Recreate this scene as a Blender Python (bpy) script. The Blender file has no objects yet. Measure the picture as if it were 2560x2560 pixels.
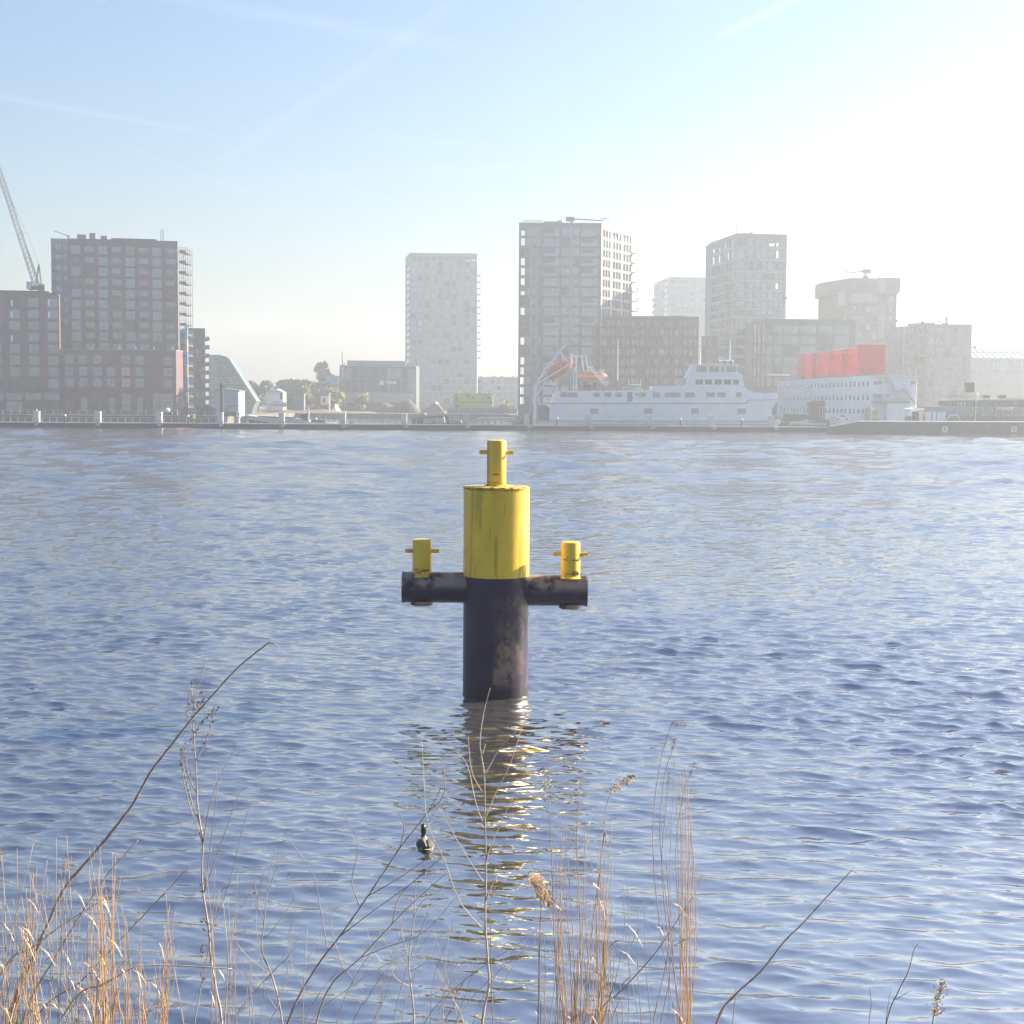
import bpy, bmesh, math, random
import numpy as np
from mathutils import Vector, Matrix
R = math.radians
scene = bpy.context.scene
COL = scene.collection
# ------------------------------------------------------------------ camera, sky, sun, exposure
F, CX, HZ = 3840.0, 1280.0, 1005.0            # focal length and horizon of the photograph in its own pixels
CAMZ, ROLL = 6.2, R(0.35)
PITCH = math.atan((CX - HZ) / F)
cam_d = bpy.data.cameras.new('camera'); cam = bpy.data.objects.new('camera', cam_d); COL.objects.link(cam)
cam_d.sensor_width = 36.0; cam_d.lens = 36.0 * F / 2560.0
cam_d.clip_start = 0.1; cam_d.clip_end = 12000.0
CAMROT = Matrix.Rotation(R(90) - PITCH, 3, 'X') @ Matrix.Rotation(ROLL, 3, 'Z')
cam.matrix_world = Matrix.Translation((0, 0, CAMZ)) @ CAMROT.to_4x4()
scene.camera = cam
SUN_AZ, SUN_EL = R(62), R(26)                 # azimuth to the right of the view axis
world = bpy.data.worlds.new('World'); scene.world = world; world.use_nodes = True
wn, wl = world.node_tree.nodes, world.node_tree.links
wn.clear()
def N(nodes, kind, **kw):
    n = nodes.new(kind)
    for k, v in kw.items(): setattr(n, k, v)
    return n
sky = N(wn, 'ShaderNodeTexSky', sky_type='NISHITA', sun_disc=False)
sky.sun_elevation = SUN_EL; sky.sun_rotation = SUN_AZ
sky.altitude = 0; sky.air_density = 1.5; sky.dust_density = 1.3; sky.ozone_density = 7.0
bg = N(wn, 'ShaderNodeBackground'); bg.inputs['Strength'].default_value = 0.05
wout = N(wn, 'ShaderNodeOutputWorld')
def pix_dir(px, py):
    return (CAMROT @ Vector(((px - CX) / F, (CX - py) / F, -1))).normalized()
# condensation trails: great-circle bands high in the sky
geo = N(wn, 'ShaderNodeTexCoord')
def wmath(op, a, b=None, c=None, clamp=False):
    n = N(wn, 'ShaderNodeMath', operation=op, use_clamp=clamp)
    for i, v in enumerate((a, b, c)):
        if v is None: continue
        if isinstance(v, (int, float)): n.inputs[i].default_value = v
        else: wl.new(v, n.inputs[i])
    return n.outputs[0]
def wdot(vec):
    n = N(wn, 'ShaderNodeVectorMath', operation='DOT_PRODUCT')
    wl.new(geo.outputs['Generated'], n.inputs[0]); n.inputs[1].default_value = vec
    return n.outputs['Value']
wnoise = N(wn, 'ShaderNodeTexNoise'); wnoise.inputs['Scale'].default_value = 38; wnoise.inputs['Detail'].default_value = 5
wl.new(geo.outputs['Generated'], wnoise.inputs['Vector'])
TRAILS = [((320, 368), (700, 510), 2.5, .30), ((-300, 190), (560, 340), 9, .20), ((560, 400), (1180, -20), 22, .15),
          ((380, -10), (1180, 120), 24, .15), ((1790, 95), (2010, -10), 15, .26), ((700, 425), (1020, 512), 5, .14),
          ((1330, 540), (1580, 260), 10, .13), ((2260, 485), (2560, 390), 7, .22), ((760, 440), (1500, 412), 16, .08), ((900, 345), (1240, 360), 20, .07)]
tot = None
for (a, b, w, s) in TRAILS:
    da, db = pix_dir(*a), pix_dir(*b)
    nrm = da.cross(db).normalized(); mid = (da + db).normalized(); tan = nrm.cross(mid).normalized()
    half = da.angle(db) / 2
    d = wmath('ADD', wdot(nrm), wmath('MULTIPLY', wmath('SUBTRACT', wnoise.outputs['Fac'], .5), w * 0.9 / F))
    across = wmath('SUBTRACT', 1.0, wmath('DIVIDE', wmath('ABSOLUTE', d), w * 1.0 / F), clamp=True)
    across = wmath('SMOOTH_MIN', across, 1.0, .1)
    along = wmath('SUBTRACT', 1.0, wmath('POWER', wmath('DIVIDE', wmath('ABSOLUTE', wdot(tan)), math.sin(half) * 1.05), 4.0), clamp=True)
    front = wmath('GREATER_THAN', wdot(mid), 0.0)
    m = wmath('MULTIPLY', wmath('MULTIPLY', wmath('MULTIPLY', across, along), front), wmath('MULTIPLY', s * .62, wmath('ADD', .35, wnoise.outputs['Fac'])))
    tot = m if tot is None else wmath('ADD', tot, m)
mix = N(wn, 'ShaderNodeMix', data_type='RGBA', blend_type='MIX')
tint = N(wn, 'ShaderNodeMix', data_type='RGBA', blend_type='MULTIPLY'); tint.inputs[0].default_value = 1.0; tint.inputs[7].default_value = (1.06, .965, .98, 1)
wl.new(sky.outputs[0], tint.inputs[6])
wl.new(tot, mix.inputs[0]); wl.new(tint.outputs[2], mix.inputs[6])
brt = N(wn, 'ShaderNodeVectorMath', operation='SCALE'); brt.inputs['Scale'].default_value = 1.0
bw = N(wn, 'ShaderNodeRGBToBW'); wl.new(sky.outputs[0], bw.inputs[0])
mm = wmath('MULTIPLY', bw.outputs[0], 2.1)
comb = N(wn, 'ShaderNodeCombineColor'); [wl.new(mm, comb.inputs[i]) for i in range(3)]
wl.new(comb.outputs[0], mix.inputs[7])
wl.new(mix.outputs[2], bg.inputs['Color']); wl.new(bg.outputs[0], wout.inputs['Surface'])
sun_d = bpy.data.lights.new('sun', 'SUN'); sun = bpy.data.objects.new('sun', sun_d); COL.objects.link(sun)
sun_d.energy = 5.0; sun_d.angle = R(0.6); sun_d.color = (1.0, 0.86, 0.64)
SUNDIR = Vector((math.sin(SUN_AZ) * math.cos(SUN_EL), math.cos(SUN_AZ) * math.cos(SUN_EL), math.sin(SUN_EL)))
sun.rotation_euler = (-SUNDIR).to_track_quat('-Z', 'Y').to_euler()
vs = scene.view_settings
vs.view_transform = 'Standard'; vs.look = 'None'; vs.gamma = 1.0; vs.use_curve_mapping = False
vs.exposure = 1.98
scene.render.engine = 'CYCLES'
scene.cycles.use_denoising = True
scene.cycles.max_bounces = 5; scene.cycles.diffuse_bounces = 2; scene.cycles.volume_bounces = 0;
scene.cycles.use_adaptive_sampling = True; scene.cycles.adaptive_threshold = .02; scene.cycles.adaptive_min_samples = 16; scene.cycles.transparent_max_bounces = 12
scene.cycles.caustics_reflective = False; scene.cycles.caustics_refractive = False

# ------------------------------------------------------------------ helpers
def P(px, py, Y):
    """world point seen at photograph pixel (px, py) at depth Y"""
    d = CAMROT @ Vector(((px - CX) / F, (CX - py) / F, -1))
    t = Y / d.y
    return Vector((d.x * t, Y, CAMZ + d.z * t))
def PX(px, Y, py=1000): return P(px, py, Y).x
def PZ(py, Y, px=1280): return P(px, py, Y).z

MATS = {}
def mat(name, col, rough=.7, metal=0., noise=0., scale=3., bump=0., spec=.5, col2=None, detail=4.):
    if name in MATS: return MATS[name]
    m = bpy.data.materials.new(name); m.use_nodes = True
    n, l = m.node_tree.nodes, m.node_tree.links
    b = n['Principled BSDF']
    b.inputs['Base Color'].default_value = (*col, 1); b.inputs['Roughness'].default_value = rough
    b.inputs['Metallic'].default_value = metal; b.inputs['Specular IOR Level'].default_value = spec
    if noise or bump:
        tc = n.new('ShaderNodeTexCoord'); tx = n.new('ShaderNodeTexNoise')
        tx.inputs['Scale'].default_value = scale; tx.inputs['Detail'].default_value = detail
        l.new(tc.outputs['Object'], tx.inputs['Vector'])
        if noise:
            r = n.new('ShaderNodeValToRGB')
            c2 = col2 or tuple(c * (1 - noise) for c in col)
            c1 = col if col2 else tuple(min(1, c * (1 + noise * .6)) for c in col)
            r.color_ramp.elements[0].position = .3; r.color_ramp.elements[1].position = .7
            r.color_ramp.elements[0].color = (*c2, 1); r.color_ramp.elements[1].color = (*c1, 1)
            l.new(tx.outputs['Fac'], r.inputs[0]); l.new(r.outputs[0], b.inputs['Base Color'])
        if bump:
            bp = n.new('ShaderNodeBump'); bp.inputs['Strength'].default_value = bump; bp.inputs['Distance'].default_value = .05
            l.new(tx.outputs['Fac'], bp.inputs['Height']); l.new(bp.outputs[0], b.inputs['Normal'])
    MATS[name] = m
    return m

class MB:
    """collects faces for one mesh"""
    def __init__(s): s.v, s.f, s.m = [], [], []
    def add(s, vs, fs, mi=0):
        o = len(s.v); s.v += [tuple(v) for v in vs]; s.f += [tuple(i + o for i in f) for f in fs]; s.m += [mi] * len(fs)
        return s
    def box(s, x0, x1, y0, y1, z0, z1, mi=0):
        return s.add([(x0,y0,z0),(x1,y0,z0),(x1,y1,z0),(x0,y1,z0),(x0,y0,z1),(x1,y0,z1),(x1,y1,z1),(x0,y1,z1)],
                     [(0,3,2,1),(4,5,6,7),(0,1,5,4),(1,2,6,5),(2,3,7,6),(3,0,4,7)], mi)
    def bar(s, a, b, r, n=6, r2=None, mi=0, cap=True):
        a, b = Vector(a), Vector(b); d = b - a
        if d.length < 1e-6: return s
        q = d.to_track_quat('Z', 'Y'); r2 = r if r2 is None else r2
        vs = []
        for c, rr in ((a, r), (b, r2)):
            for i in range(n):
                t = 2 * math.pi * (i + .5) / n
                vs.append(c + q @ Vector((math.cos(t) * rr, math.sin(t) * rr, 0)))
        fs = [(i, (i + 1) % n, n + (i + 1) % n, n + i) for i in range(n)]
        if cap: fs += [tuple(range(n - 1, -1, -1)), tuple(range(n, 2 * n))]
        return s.add(vs, fs, mi)
    def tube(s, pts, rad, n=5, mi=0):
        pts = [Vector(p) for p in pts]; k = len(pts)
        vs = []
        up = Vector((0.13, .31, 1)).normalized()
        for i, p in enumerate(pts):
            d = (pts[min(i + 1, k - 1)] - pts[max(i - 1, 0)]).normalized()
            x = d.cross(up); x = x.normalized() if x.length > 1e-4 else d.orthogonal().normalized(); y = d.cross(x)
            rr = rad[i] if hasattr(rad, '__len__') else rad
            for j in range(n):
                t = 2 * math.pi * j / n
                vs.append(p + x * math.cos(t) * rr + y * math.sin(t) * rr)
        fs = [(i*n+j, i*n+(j+1)%n, (i+1)*n+(j+1)%n, (i+1)*n+j) for i in range(k-1) for j in range(n)]
        fs += [tuple(range(n-1,-1,-1)), tuple(range((k-1)*n, k*n))]
        return s.add(vs, fs, mi)
    def lathe(s, prof, n=32, cx=0, cy=0, mi=0, capb=True, capt=True):
        vs = [(cx + r*math.cos(2*math.pi*j/n), cy + r*math.sin(2*math.pi*j/n), z) for r, z in prof for j in range(n)]
        k = len(prof)
        fs = [(i*n+j, i*n+(j+1)%n, (i+1)*n+(j+1)%n, (i+1)*n+j) for i in range(k-1) for j in range(n)]
        if capb: fs.append(tuple(range(n-1,-1,-1)))
        if capt: fs.append(tuple(range((k-1)*n, k*n)))
        return s.add(vs, fs, mi)
    def prism(s, poly, y0, y1, mi=0):
        """polygon in x,z extruded from y0 to y1"""
        n = len(poly)
        vs = [(x, y0, z) for x, z in poly] + [(x, y1, z) for x, z in poly]
        fs = [tuple(range(n)), tuple(range(2*n-1, n-1, -1))] + [(i, n+i, n+(i+1)%n, (i+1)%n) for i in range(n)]
        return s.add(vs, fs, mi)
    def slab(s, poly, z0, z1, mi=0):
        """polygon in x,y extruded from z0 to z1"""
        n = len(poly)
        vs = [(x, y, z0) for x, y in poly] + [(x, y, z1) for x, y in poly]
        fs = [tuple(range(n-1,-1,-1)), tuple(range(n, 2*n))] + [(i, (i+1)%n, n+(i+1)%n, n+i) for i in range(n)]
        return s.add(vs, fs, mi)
    def mesh(s, name, mats, smooth=False):
        me = bpy.data.meshes.new(name); me.from_pydata(s.v, [], s.f)
        for m in (mats if isinstance(mats, (list, tuple)) else [mats]): me.materials.append(m)
        me.polygons.foreach_set('material_index', s.m)
        if smooth: me.polygons.foreach_set('use_smooth', [True] * len(s.f))
        me.update()
        return me
    def build(s, name, mats, parent=None, loc=(0,0,0), rz=0., smooth=False, fix=True):
        me = s.mesh(name, mats, smooth)
        if fix:
            bm = bmesh.new(); bm.from_mesh(me); bmesh.ops.recalc_face_normals(bm, faces=bm.faces); bm.to_mesh(me); bm.free()
        return link(name, me, parent, loc, rz)
def link(name, data, parent=None, loc=(0,0,0), rz=0.):
    o = bpy.data.objects.new(name, data); COL.objects.link(o)
    o.parent = parent; o.location = loc; o.rotation_euler = (0, 0, rz)
    return o
def tag(o, label=None, cat=None, group=None, kind=None):
    if label: o['label'] = label
    if cat: o['category'] = cat
    if group: o['group'] = group
    if kind: o['kind'] = kind
    return o
def thing(name, label, cat, loc=(0,0,0), rz=0., group=None):
    return tag(link(name, None, None, loc, rz), label, cat, group)
def edge_split_smooth(o, ang=35):
    me = o.data
    me.polygons.foreach_set('use_smooth', [True] * len(me.polygons))
    bm = bmesh.new(); bm.from_mesh(me)
    for e in bm.edges:
        if len(e.link_faces) == 2: e.smooth = e.calc_face_angle(0) < R(ang)
        else: e.smooth = False
    bm.to_mesh(me); bm.free()

# ------------------------------------------------------------------ water
def make_water():
    rng = np.random.default_rng(4)
    ys = [12.3]
    while ys[-1] < 420: ys.append(ys[-1] + max(.021, ys[-1]**2 / 9523 * .42))
    ys = ys + list(np.geomspace(ys[-1] + 12, 900, 12))
    ys = np.array(ys)
    uc = np.linspace(-.42, .42, 420)
    uo = np.array([.43, .45, .48, .53, .6, .7, .85, 1.1, 1.5, 2.2, 3.5, 6, 12, 30])
    us = np.concatenate([-uo[::-1], uc, uo])
    U, Y = np.meshgrid(us, ys)
    dyr = np.gradient(ys)[:, None] * np.ones_like(U)
    wid = np.minimum(Y, 80 + 0 * Y) * 0 + Y
    X = np.clip(U * wid, -780, 780)
    dxr = np.abs(np.gradient(us))[None, :] * wid
    Z = np.zeros_like(X); DX = np.zeros_like(X); DY = np.zeros_like(X)
    n = 190
    lam = np.exp(np.concatenate([rng.uniform(np.log(.11), np.log(1.0), 120), rng.uniform(np.log(1.0), np.log(24), 70)]))
    ang = rng.normal(0, R(21), n) + R(5)
    wt = np.where(lam > 1.0, 2.6, np.where(lam > .22, 1.3, .9))
    slope = .17 / math.sqrt(60) * wt
    ph = rng.uniform(0, 2 * np.pi, n)
    ev = [(rng.normal(0, .45), rng.normal(0, .9), rng.normal(0, .25), rng.normal(0, .5), rng.uniform(0, 6), rng.uniform(0, 6)) for _ in range(5)]
    # broad gusts: patches with steeper and flatter ripples
    gust = 1 + .28 * np.sin(X * .11 + Y * .045 + 1.2) * np.sin(X * .043 - Y * .083 + .4) + .18 * np.sin(X * .31 + Y * .17)
    near = np.clip((Y - 13) / 10, 0, 1); calm = .62 + .38 * near     # calmer in the lee of the bank
    for i in range(n):
        k = 2 * np.pi / lam[i]; kx, ky = k * math.sin(ang[i]), k * math.cos(ang[i])
        sp = np.maximum(dyr * abs(math.cos(ang[i])), dxr * abs(math.sin(ang[i])))
        w = np.clip((lam[i] / sp - 2.0) / 1.6, 0, 1)
        if lam[i] > 1.0: w = w * np.clip((np.maximum(sp * 8, 1.1) - lam[i]) / (sp * 3), 0, 1)   # long wavelets stand in for ripples too fine for the far mesh
        e = ev[i % 5]; env = 1 + .5 * np.sin(e[0] * X + e[1] * Y + e[4]) * np.sin(e[2] * X + e[3] * Y + e[5])
        a = slope[i] / k * w * gust * env * (calm if lam[i] < .9 else 1)
        if lam[i] > 4: a = a * np.clip((350 - Y) / 150, .25, 1)
        t = kx * X + ky * Y + ph[i]
        Z += a * np.sin(t)
        c = a * np.cos(t) * 1.15
        DX += c * math.sin(ang[i]); DY += c * math.cos(ang[i])
    for cx, cy, r0, amp, dec in ((PX(1240, 32.4), 32.4, .69, .010, 1.5), (PX(1063, 20.9), 20.9, .15, .008, .8)):   # rings round the pile and the duck
        rr = np.hypot(X - cx, Y - cy); Z += amp * np.sin((rr - r0) * 2 * np.pi / .34) * np.exp(-np.maximum(rr - r0, 0) / dec) * (rr > r0 * .9)
    nr, nc = X.shape
    co = np.stack([X + DX, Y + DY, Z], -1).reshape(-1, 3).astype(np.float32)
    idx = np.arange(nr * nc).reshape(nr, nc)
    q = np.stack([idx[:-1, :-1], idx[:-1, 1:], idx[1:, 1:], idx[1:, :-1]], -1).reshape(-1, 4)
    me = bpy.data.meshes.new('water')
    me.vertices.add(len(co)); me.vertices.foreach_set('co', co.ravel())
    me.loops.add(q.size); me.loops.foreach_set('vertex_index', q.ravel().astype(np.int32))
    me.polygons.add(len(q)); me.polygons.foreach_set('loop_start', np.arange(0, q.size, 4, dtype=np.int32))
    me.polygons.foreach_set('use_smooth', np.ones(len(q), dtype=bool))
    me.update(calc_edges=True)
    m = bpy.data.materials.new('river_water'); m.use_nodes = True
    nd, l = m.node_tree.nodes, m.node_tree.links
    b = nd['Principled BSDF']
    b.inputs['Base Color'].default_value = (.055, .052, .054, 1); b.inputs['Roughness'].default_value = .06
    b.inputs['IOR'].default_value = 6.5
    tc = nd.new('ShaderNodeTexCoord')
    def ntex(sx, sy, scale, detail, rot):
        mp = nd.new('ShaderNodeMapping'); mp.inputs['Scale'].default_value = (sx, sy, 1); mp.inputs['Rotation'].default_value = (0, 0, rot)
        l.new(tc.outputs['Object'], mp.inputs[0])
        t = nd.new('ShaderNodeTexNoise'); t.inputs['Scale'].default_value = scale; t.inputs['Detail'].default_value = detail
        t.inputs['Roughness'].default_value = .55
        l.new(mp.outputs[0], t.inputs['Vector']); return t
    t1 = ntex(.55, 1.25, 4.2, 3, R(6)); t2 = ntex(.45, 1.0, 1.1, 3, R(-9))
    # small ripples everywhere, longer wavelets take over where the mesh gets coarse
    geo = nd.new('ShaderNodeSeparateXYZ'); l.new(tc.outputs['Object'], geo.inputs[0])
    mr = nd.new('ShaderNodeMapRange'); mr.inputs[1].default_value = 25; mr.inputs[2].default_value = 80; mr.inputs[3].default_value = .12; mr.inputs[4].default_value = 1.0
    l.new(geo.outputs['Y'], mr.inputs[0])
    b1 = nd.new('ShaderNodeBump'); b1.inputs['Distance'].default_value = .012; b1.inputs['Strength'].default_value = .75
    l.new(t1.outputs['Fac'], b1.inputs['Height'])
    b2 = nd.new('ShaderNodeBump'); b2.inputs['Distance'].default_value = .2
    l.new(mr.outputs[0], b2.inputs['Strength']); l.new(t2.outputs['Fac'], b2.inputs['Height']); l.new(b1.outputs[0], b2.inputs['Normal'])
    l.new(b2.outputs[0], b.inputs['Normal'])
    mr2 = nd.new('ShaderNodeMapRange'); mr2.inputs[1].default_value = 30; mr2.inputs[2].default_value = 220; mr2.inputs[3].default_value = .03; mr2.inputs[4].default_value = .09
    l.new(geo.outputs['Y'], mr2.inputs[0]); l.new(mr2.outputs[0], b.inputs['Roughness'])
    me.materials.append(m)
    o = link('water', me); tag(o, kind='structure')
    return o
make_water()

# haze: one closed box of even air round the camera and the whole place
hm = bpy.data.materials.new('haze_air'); hm.use_nodes = True
hn, hl = hm.node_tree.nodes, hm.node_tree.links
hn.clear()
pv = hn.new('ShaderNodeVolumePrincipled'); ho = hn.new('ShaderNodeOutputMaterial')
pv.inputs['Color'].default_value = (.78, .865, 1.0, 1); pv.inputs['Density'].default_value = .00066; pv.inputs['Anisotropy'].default_value = .45
hl.new(pv.outputs[0], ho.inputs['Volume'])
hm.cycles.homogeneous_volume = True; hm.cycles.volume_sampling = 'DISTANCE'
hz = MB().box(-900, 900, -40, 1560, -1.6, 82).build('haze', hm); tag(hz, kind='stuff')
# ------------------------------------------------------------------ materials of the far shore
rnd = random.Random(11)
GZ = 2.0                                                     # quay level above the water
brick_red = mat('brick_red', (.125, .066, .088), .85, noise=.22, scale=.6, detail=8)
brick_dark = mat('brick_dark', (.10, .075, .08), .85, noise=.2, scale=.5, detail=8)
brick_brown = mat('brick_brown', (.15, .085, .07), .85, noise=.2, scale=.4, detail=8)
grey_panel = mat('grey_panel', (.17, .19, .22), .7, noise=.12, scale=.3)
dark_panel = mat('dark_panel', (.075, .09, .11), .6, noise=.15, scale=.3)
pale_panel = mat('pale_panel', (.32, .34, .36), .7, noise=.1, scale=.3)
concrete = mat('concrete', (.36, .35, .33), .85, noise=.2, scale=.5, bump=.2)
white_paint = mat('white_paint', (.74, .75, .76), .5, noise=.06, scale=.5)
ship_white = mat('ship_white', (.70, .74, .80), .45, noise=.10, scale=.35, detail=6)
grey_steel = mat('grey_steel', (.35, .36, .38), .5, metal=.3, noise=.15, scale=2)
dark_steel = mat('dark_steel', (.045, .05, .06), .55, noise=.3, scale=1.5)
black_paint = mat('black_paint', (.02, .02, .024), .5, noise=.3, scale=2)
frame_dark = mat('frame_dark', (.04, .042, .05), .5)
frame_pale = mat('frame_pale', (.5, .5, .52), .5)
roofing = mat('roofing', (.09, .09, .1), .9, noise=.2, scale=.5)
rust = mat('rust_brown', (.12, .055, .04), .8, noise=.4, scale=2)
orange_boat = mat('orange_hull', (.62, .13, .04), .5, noise=.12, scale=1)
red_loft = mat('red_cladding', (.78, .02, .025), .5, noise=.12, scale=.4)
lime = mat('lime_cladding', (.42, .58, .10), .6, noise=.08, scale=.4)
blue_skip = mat('blue_paint', (.05, .12, .42), .6, noise=.15, scale=1)
timber = mat('timber', (.16, .10, .06), .8, noise=.3, scale=3)
cream = mat('cream_paint', (.55, .50, .40), .6, noise=.1, scale=.6)
def glass(name, col, metal, rough):
    return mat(name, col, rough, metal=metal, noise=.25, scale=.25, spec=.8)
G_SKY = glass('glass_sky', (.20, .25, .33), .75, .14)
G_PALE = glass('glass_pale', (.23, .27, .32), .55, .2)
G_DARK = glass('glass_dark', (.07, .08, .10), .5, .1)
G_CURT = mat('glass_curtain', (.27, .28, .30), .5, noise=.35, scale=1.2)
G_GREEN = glass('glass_green', (.26, .38, .38), .6, .15)
gc = bpy.data.materials.new('glass_clear'); gc.use_nodes = True
_n, _l = gc.node_tree.nodes, gc.node_tree.links; _n.clear()
_o = _n.new('ShaderNodeOutputMaterial'); _m = _n.new('ShaderNodeMixShader'); _t = _n.new('ShaderNodeBsdfTransparent'); _g = _n.new('ShaderNodeBsdfGlossy')
_g.inputs['Roughness'].default_value = .05; _t.inputs['Color'].default_value = (.9, .93, .93, 1); _m.inputs[0].default_value = .08
_l.new(_t.outputs[0], _m.inputs[1]); _l.new(_g.outputs[0], _m.inputs[2]); _l.new(_m.outputs[0], _o.inputs[0])
G_CLEAR = gc

# ------------------------------------------------------------------ building kit
WCACHE = {}
def window_meshes(w, h, nv, nh, fmat, pmat, t=.07):
    key = (round(w, 1), round(h, 1), nv, nh, fmat.name, pmat.name)
    if key not in WCACHE:
        m = MB(); d = .12
        m.box(0, w, 0, d, 0, t); m.box(0, w, 0, d, h - t, h); m.box(0, t, 0, d, t, h - t); m.box(w - t, w, 0, d, t, h - t)
        for i in range(1, nv): x = w * i / nv; m.box(x - t * .4, x + t * .4, .01, d - .01, t, h - t)
        for i in range(1, nh): z = h * i / nh; m.box(t, w - t, .015, d - .015, z - t * .4, z + t * .4)
        p = MB().box(t * .5, w - t * .5, .05, .075, t * .5, h - t * .5)
        WCACHE[key] = (m.mesh('window', fmat), p.mesh('pane', pmat))
    return WCACHE[key]
class Building:
    """pts: plan corners of the faces turned to the camera, left to right, as (photo x, depth)"""
    def __init__(s, name, label, pts, top, deep=14., base=GZ, wall=brick_red, cat='building', group=None):
        s.pl = [Vector((PX(px, d), d, 0)) for px, d in pts]
        s.base, s.wall = base, wall
        d0 = s.pl[0]
        s.t = thing(name, label, cat, (d0.x, d0.y, base), 0, group)
        s.o = d0
        s.zt = P(pts[0][0], top, pts[0][1]).z if top > 200 else base + top
        s.deep = deep
        s.faces = []
        n = len(s.pl)
        if n == 2:
            a, b = s.pl; dr = (b - a).normalized(); nb = Vector((-dr.y, dr.x, 0)) * deep
            s.back = [b + nb, a + nb]
        else:
            a, b, c = s.pl[0], s.pl[1], s.pl[-1]
            s.back = [a + (c - b)] if deep is None else [c + Vector((0, deep, 0)), a + Vector((0, deep, 0))]
        s.poly = s.pl + s.back
    def face(s, i):
        a, b = s.pl[i], s.pl[i + 1]; dr = (b - a); L = dr.length; dr = dr / L
        return a, dr, L
    def uv(s, i, px, py=None):
        """photo pixel -> (distance along face i, height above base)"""
        a, dr, L = s.face(i)
        d = CAMROT @ Vector(((px - CX) / F, (CX - (py or 900)) / F, -1))
        # solve (a + u dr).xy = t d.xy
        det = dr.x * (-d.y) + d.x * dr.y
        u = (-a.x * (-d.y) - d.x * a.y) / det
        t = (dr.x * (-a.y) + a.x * dr.y) / det
        return u, CAMZ + d.z * t - s.base
    def facade(s, i, openings=(), rev=.22, wall=None, frame=None, deep=True, rows=1, z0=0., z1=None, sill=False):
        """openings: (u0, u1, z0, z1, nv, nh, pane material) in metres on face i"""
        a, dr, L = s.face(i); H = (s.zt - s.base) if z1 is None else z1
        ops = []
        for o in openings:
            u0, u1, za, zb = max(.05, o[0]), min(L - .05, o[1]), max(z0 + .02, o[2]), min(H - .05, o[3])
            if u1 - u0 > .2 and zb - za > .2: ops.append((u0, u1, za, zb) + tuple(o[4:]))
        us = sorted({0., L} | {round(v, 3) for o in ops for v in o[:2]}); zs = sorted({z0, H} | {round(v, 3) for o in ops for v in o[2:4]})
        m = MB()
        ii = {u: k for k, u in enumerate(us)}; jj = {z: k for k, z in enumerate(zs)}
        hole = np.zeros((len(us), len(zs)), bool)
        for o in ops: hole[ii[round(o[0], 3)]:ii[round(o[1], 3)], jj[round(o[2], 3)]:jj[round(o[3], 3)]] = True
        for k in range(len(us) - 1):
            j = 0
            while j < len(zs) - 1:
                if hole[k, j]: j += 1; continue
                j2 = j
                while j2 < len(zs) - 1 and not hole[k, j2]: j2 += 1
                m.add([(us[k], 0, zs[j]), (us[k+1], 0, zs[j]), (us[k+1], 0, zs[j2]), (us[k], 0, zs[j2])], [(0, 1, 2, 3)]); j = j2
        for o in ops:
            u0, u1, za, zb = o[:4]
            m.add([(u0,0,za),(u1,0,za),(u1,0,zb),(u0,0,zb),(u0,rev,za),(u1,rev,za),(u1,rev,zb),(u0,rev,zb)],
                  [(0,4,5,1),(1,5,6,2),(2,6,7,3),(3,7,4,0)])
        rz = math.atan2(dr.y, dr.x); loc = a - s.o
        m.build('wall', wall or s.wall, s.t, loc, rz, fix=False)
        fm = frame or frame_dark
        q = Matrix.Rotation(rz, 3, 'Z')
        for o in ops:
            nv, nh, pm = (list(o[4:]) + [2, 1, G_SKY])[:3] if len(o) > 4 else (2, 1, G_SKY)
            w, h = o[1] - o[0], o[3] - o[2]
            wm, pmesh = window_meshes(w, h, nv, nh, fm, pm)
            p = Vector(loc) + q @ Vector((o[0], rev - .14, o[2]))
            if deep:
                wo = link('window', wm, s.t, p, rz); link('pane', pmesh, wo)
            else:
                link('window', joined_window(wm, pmesh), s.t, p, rz)
    def shell(s, roof=roofing, para=.7, open_back=True, pwall=None):
        """remaining walls and the roof"""
        n = len(s.pl); pts = s.poly; H = s.zt - s.base
        for k in range(n - 1, len(pts)):
            a, b = pts[k], pts[(k + 1) % len(pts)]
            m = MB(); L = (b - a).length; dr = (b - a) / L
            back = open_back and k == n - 1 + (1 if n == 2 else 0) if n == 2 else (open_back and k == n)
            if back:
                for z in (0, H * .33, H * .66, H - 1.2): m.box(0, L, 0, .3, z, z + 1.2)
                for u in (0, L * .5, L - .6): m.box(u, u + .6, .02, .28, 0, H)
            else: m.add([(0,0,0),(L,0,0),(L,0,H),(0,0,H)], [(0,1,2,3)])
            m.build('wall', s.wall, s.t, a - s.o, math.atan2(dr.y, dr.x), fix=False)
        c = sum(pts, Vector()) / len(pts)
        poly = [((p - s.o) + (c - p).normalized() * .25) for p in pts]
        MB().slab([(p.x, p.y) for p in poly], H - para - .3, H - para).build('roof', roof, s.t)
        cop = MB()
        for k in range(len(pts)):
            a, b = pts[k] - s.o, pts[(k + 1) % len(pts)] - s.o
            d = (b - a).normalized(); nn = Vector((-d.y, d.x, 0))
            q = [a - nn * .06 - d * .06, b - nn * .06 + d * .06, b + nn * .35, a + nn * .35]
            cop.slab([(p.x, p.y) for p in q], H + .003, H + .14)
        cop.build('coping', pwall or s.wall, s.t)
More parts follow.
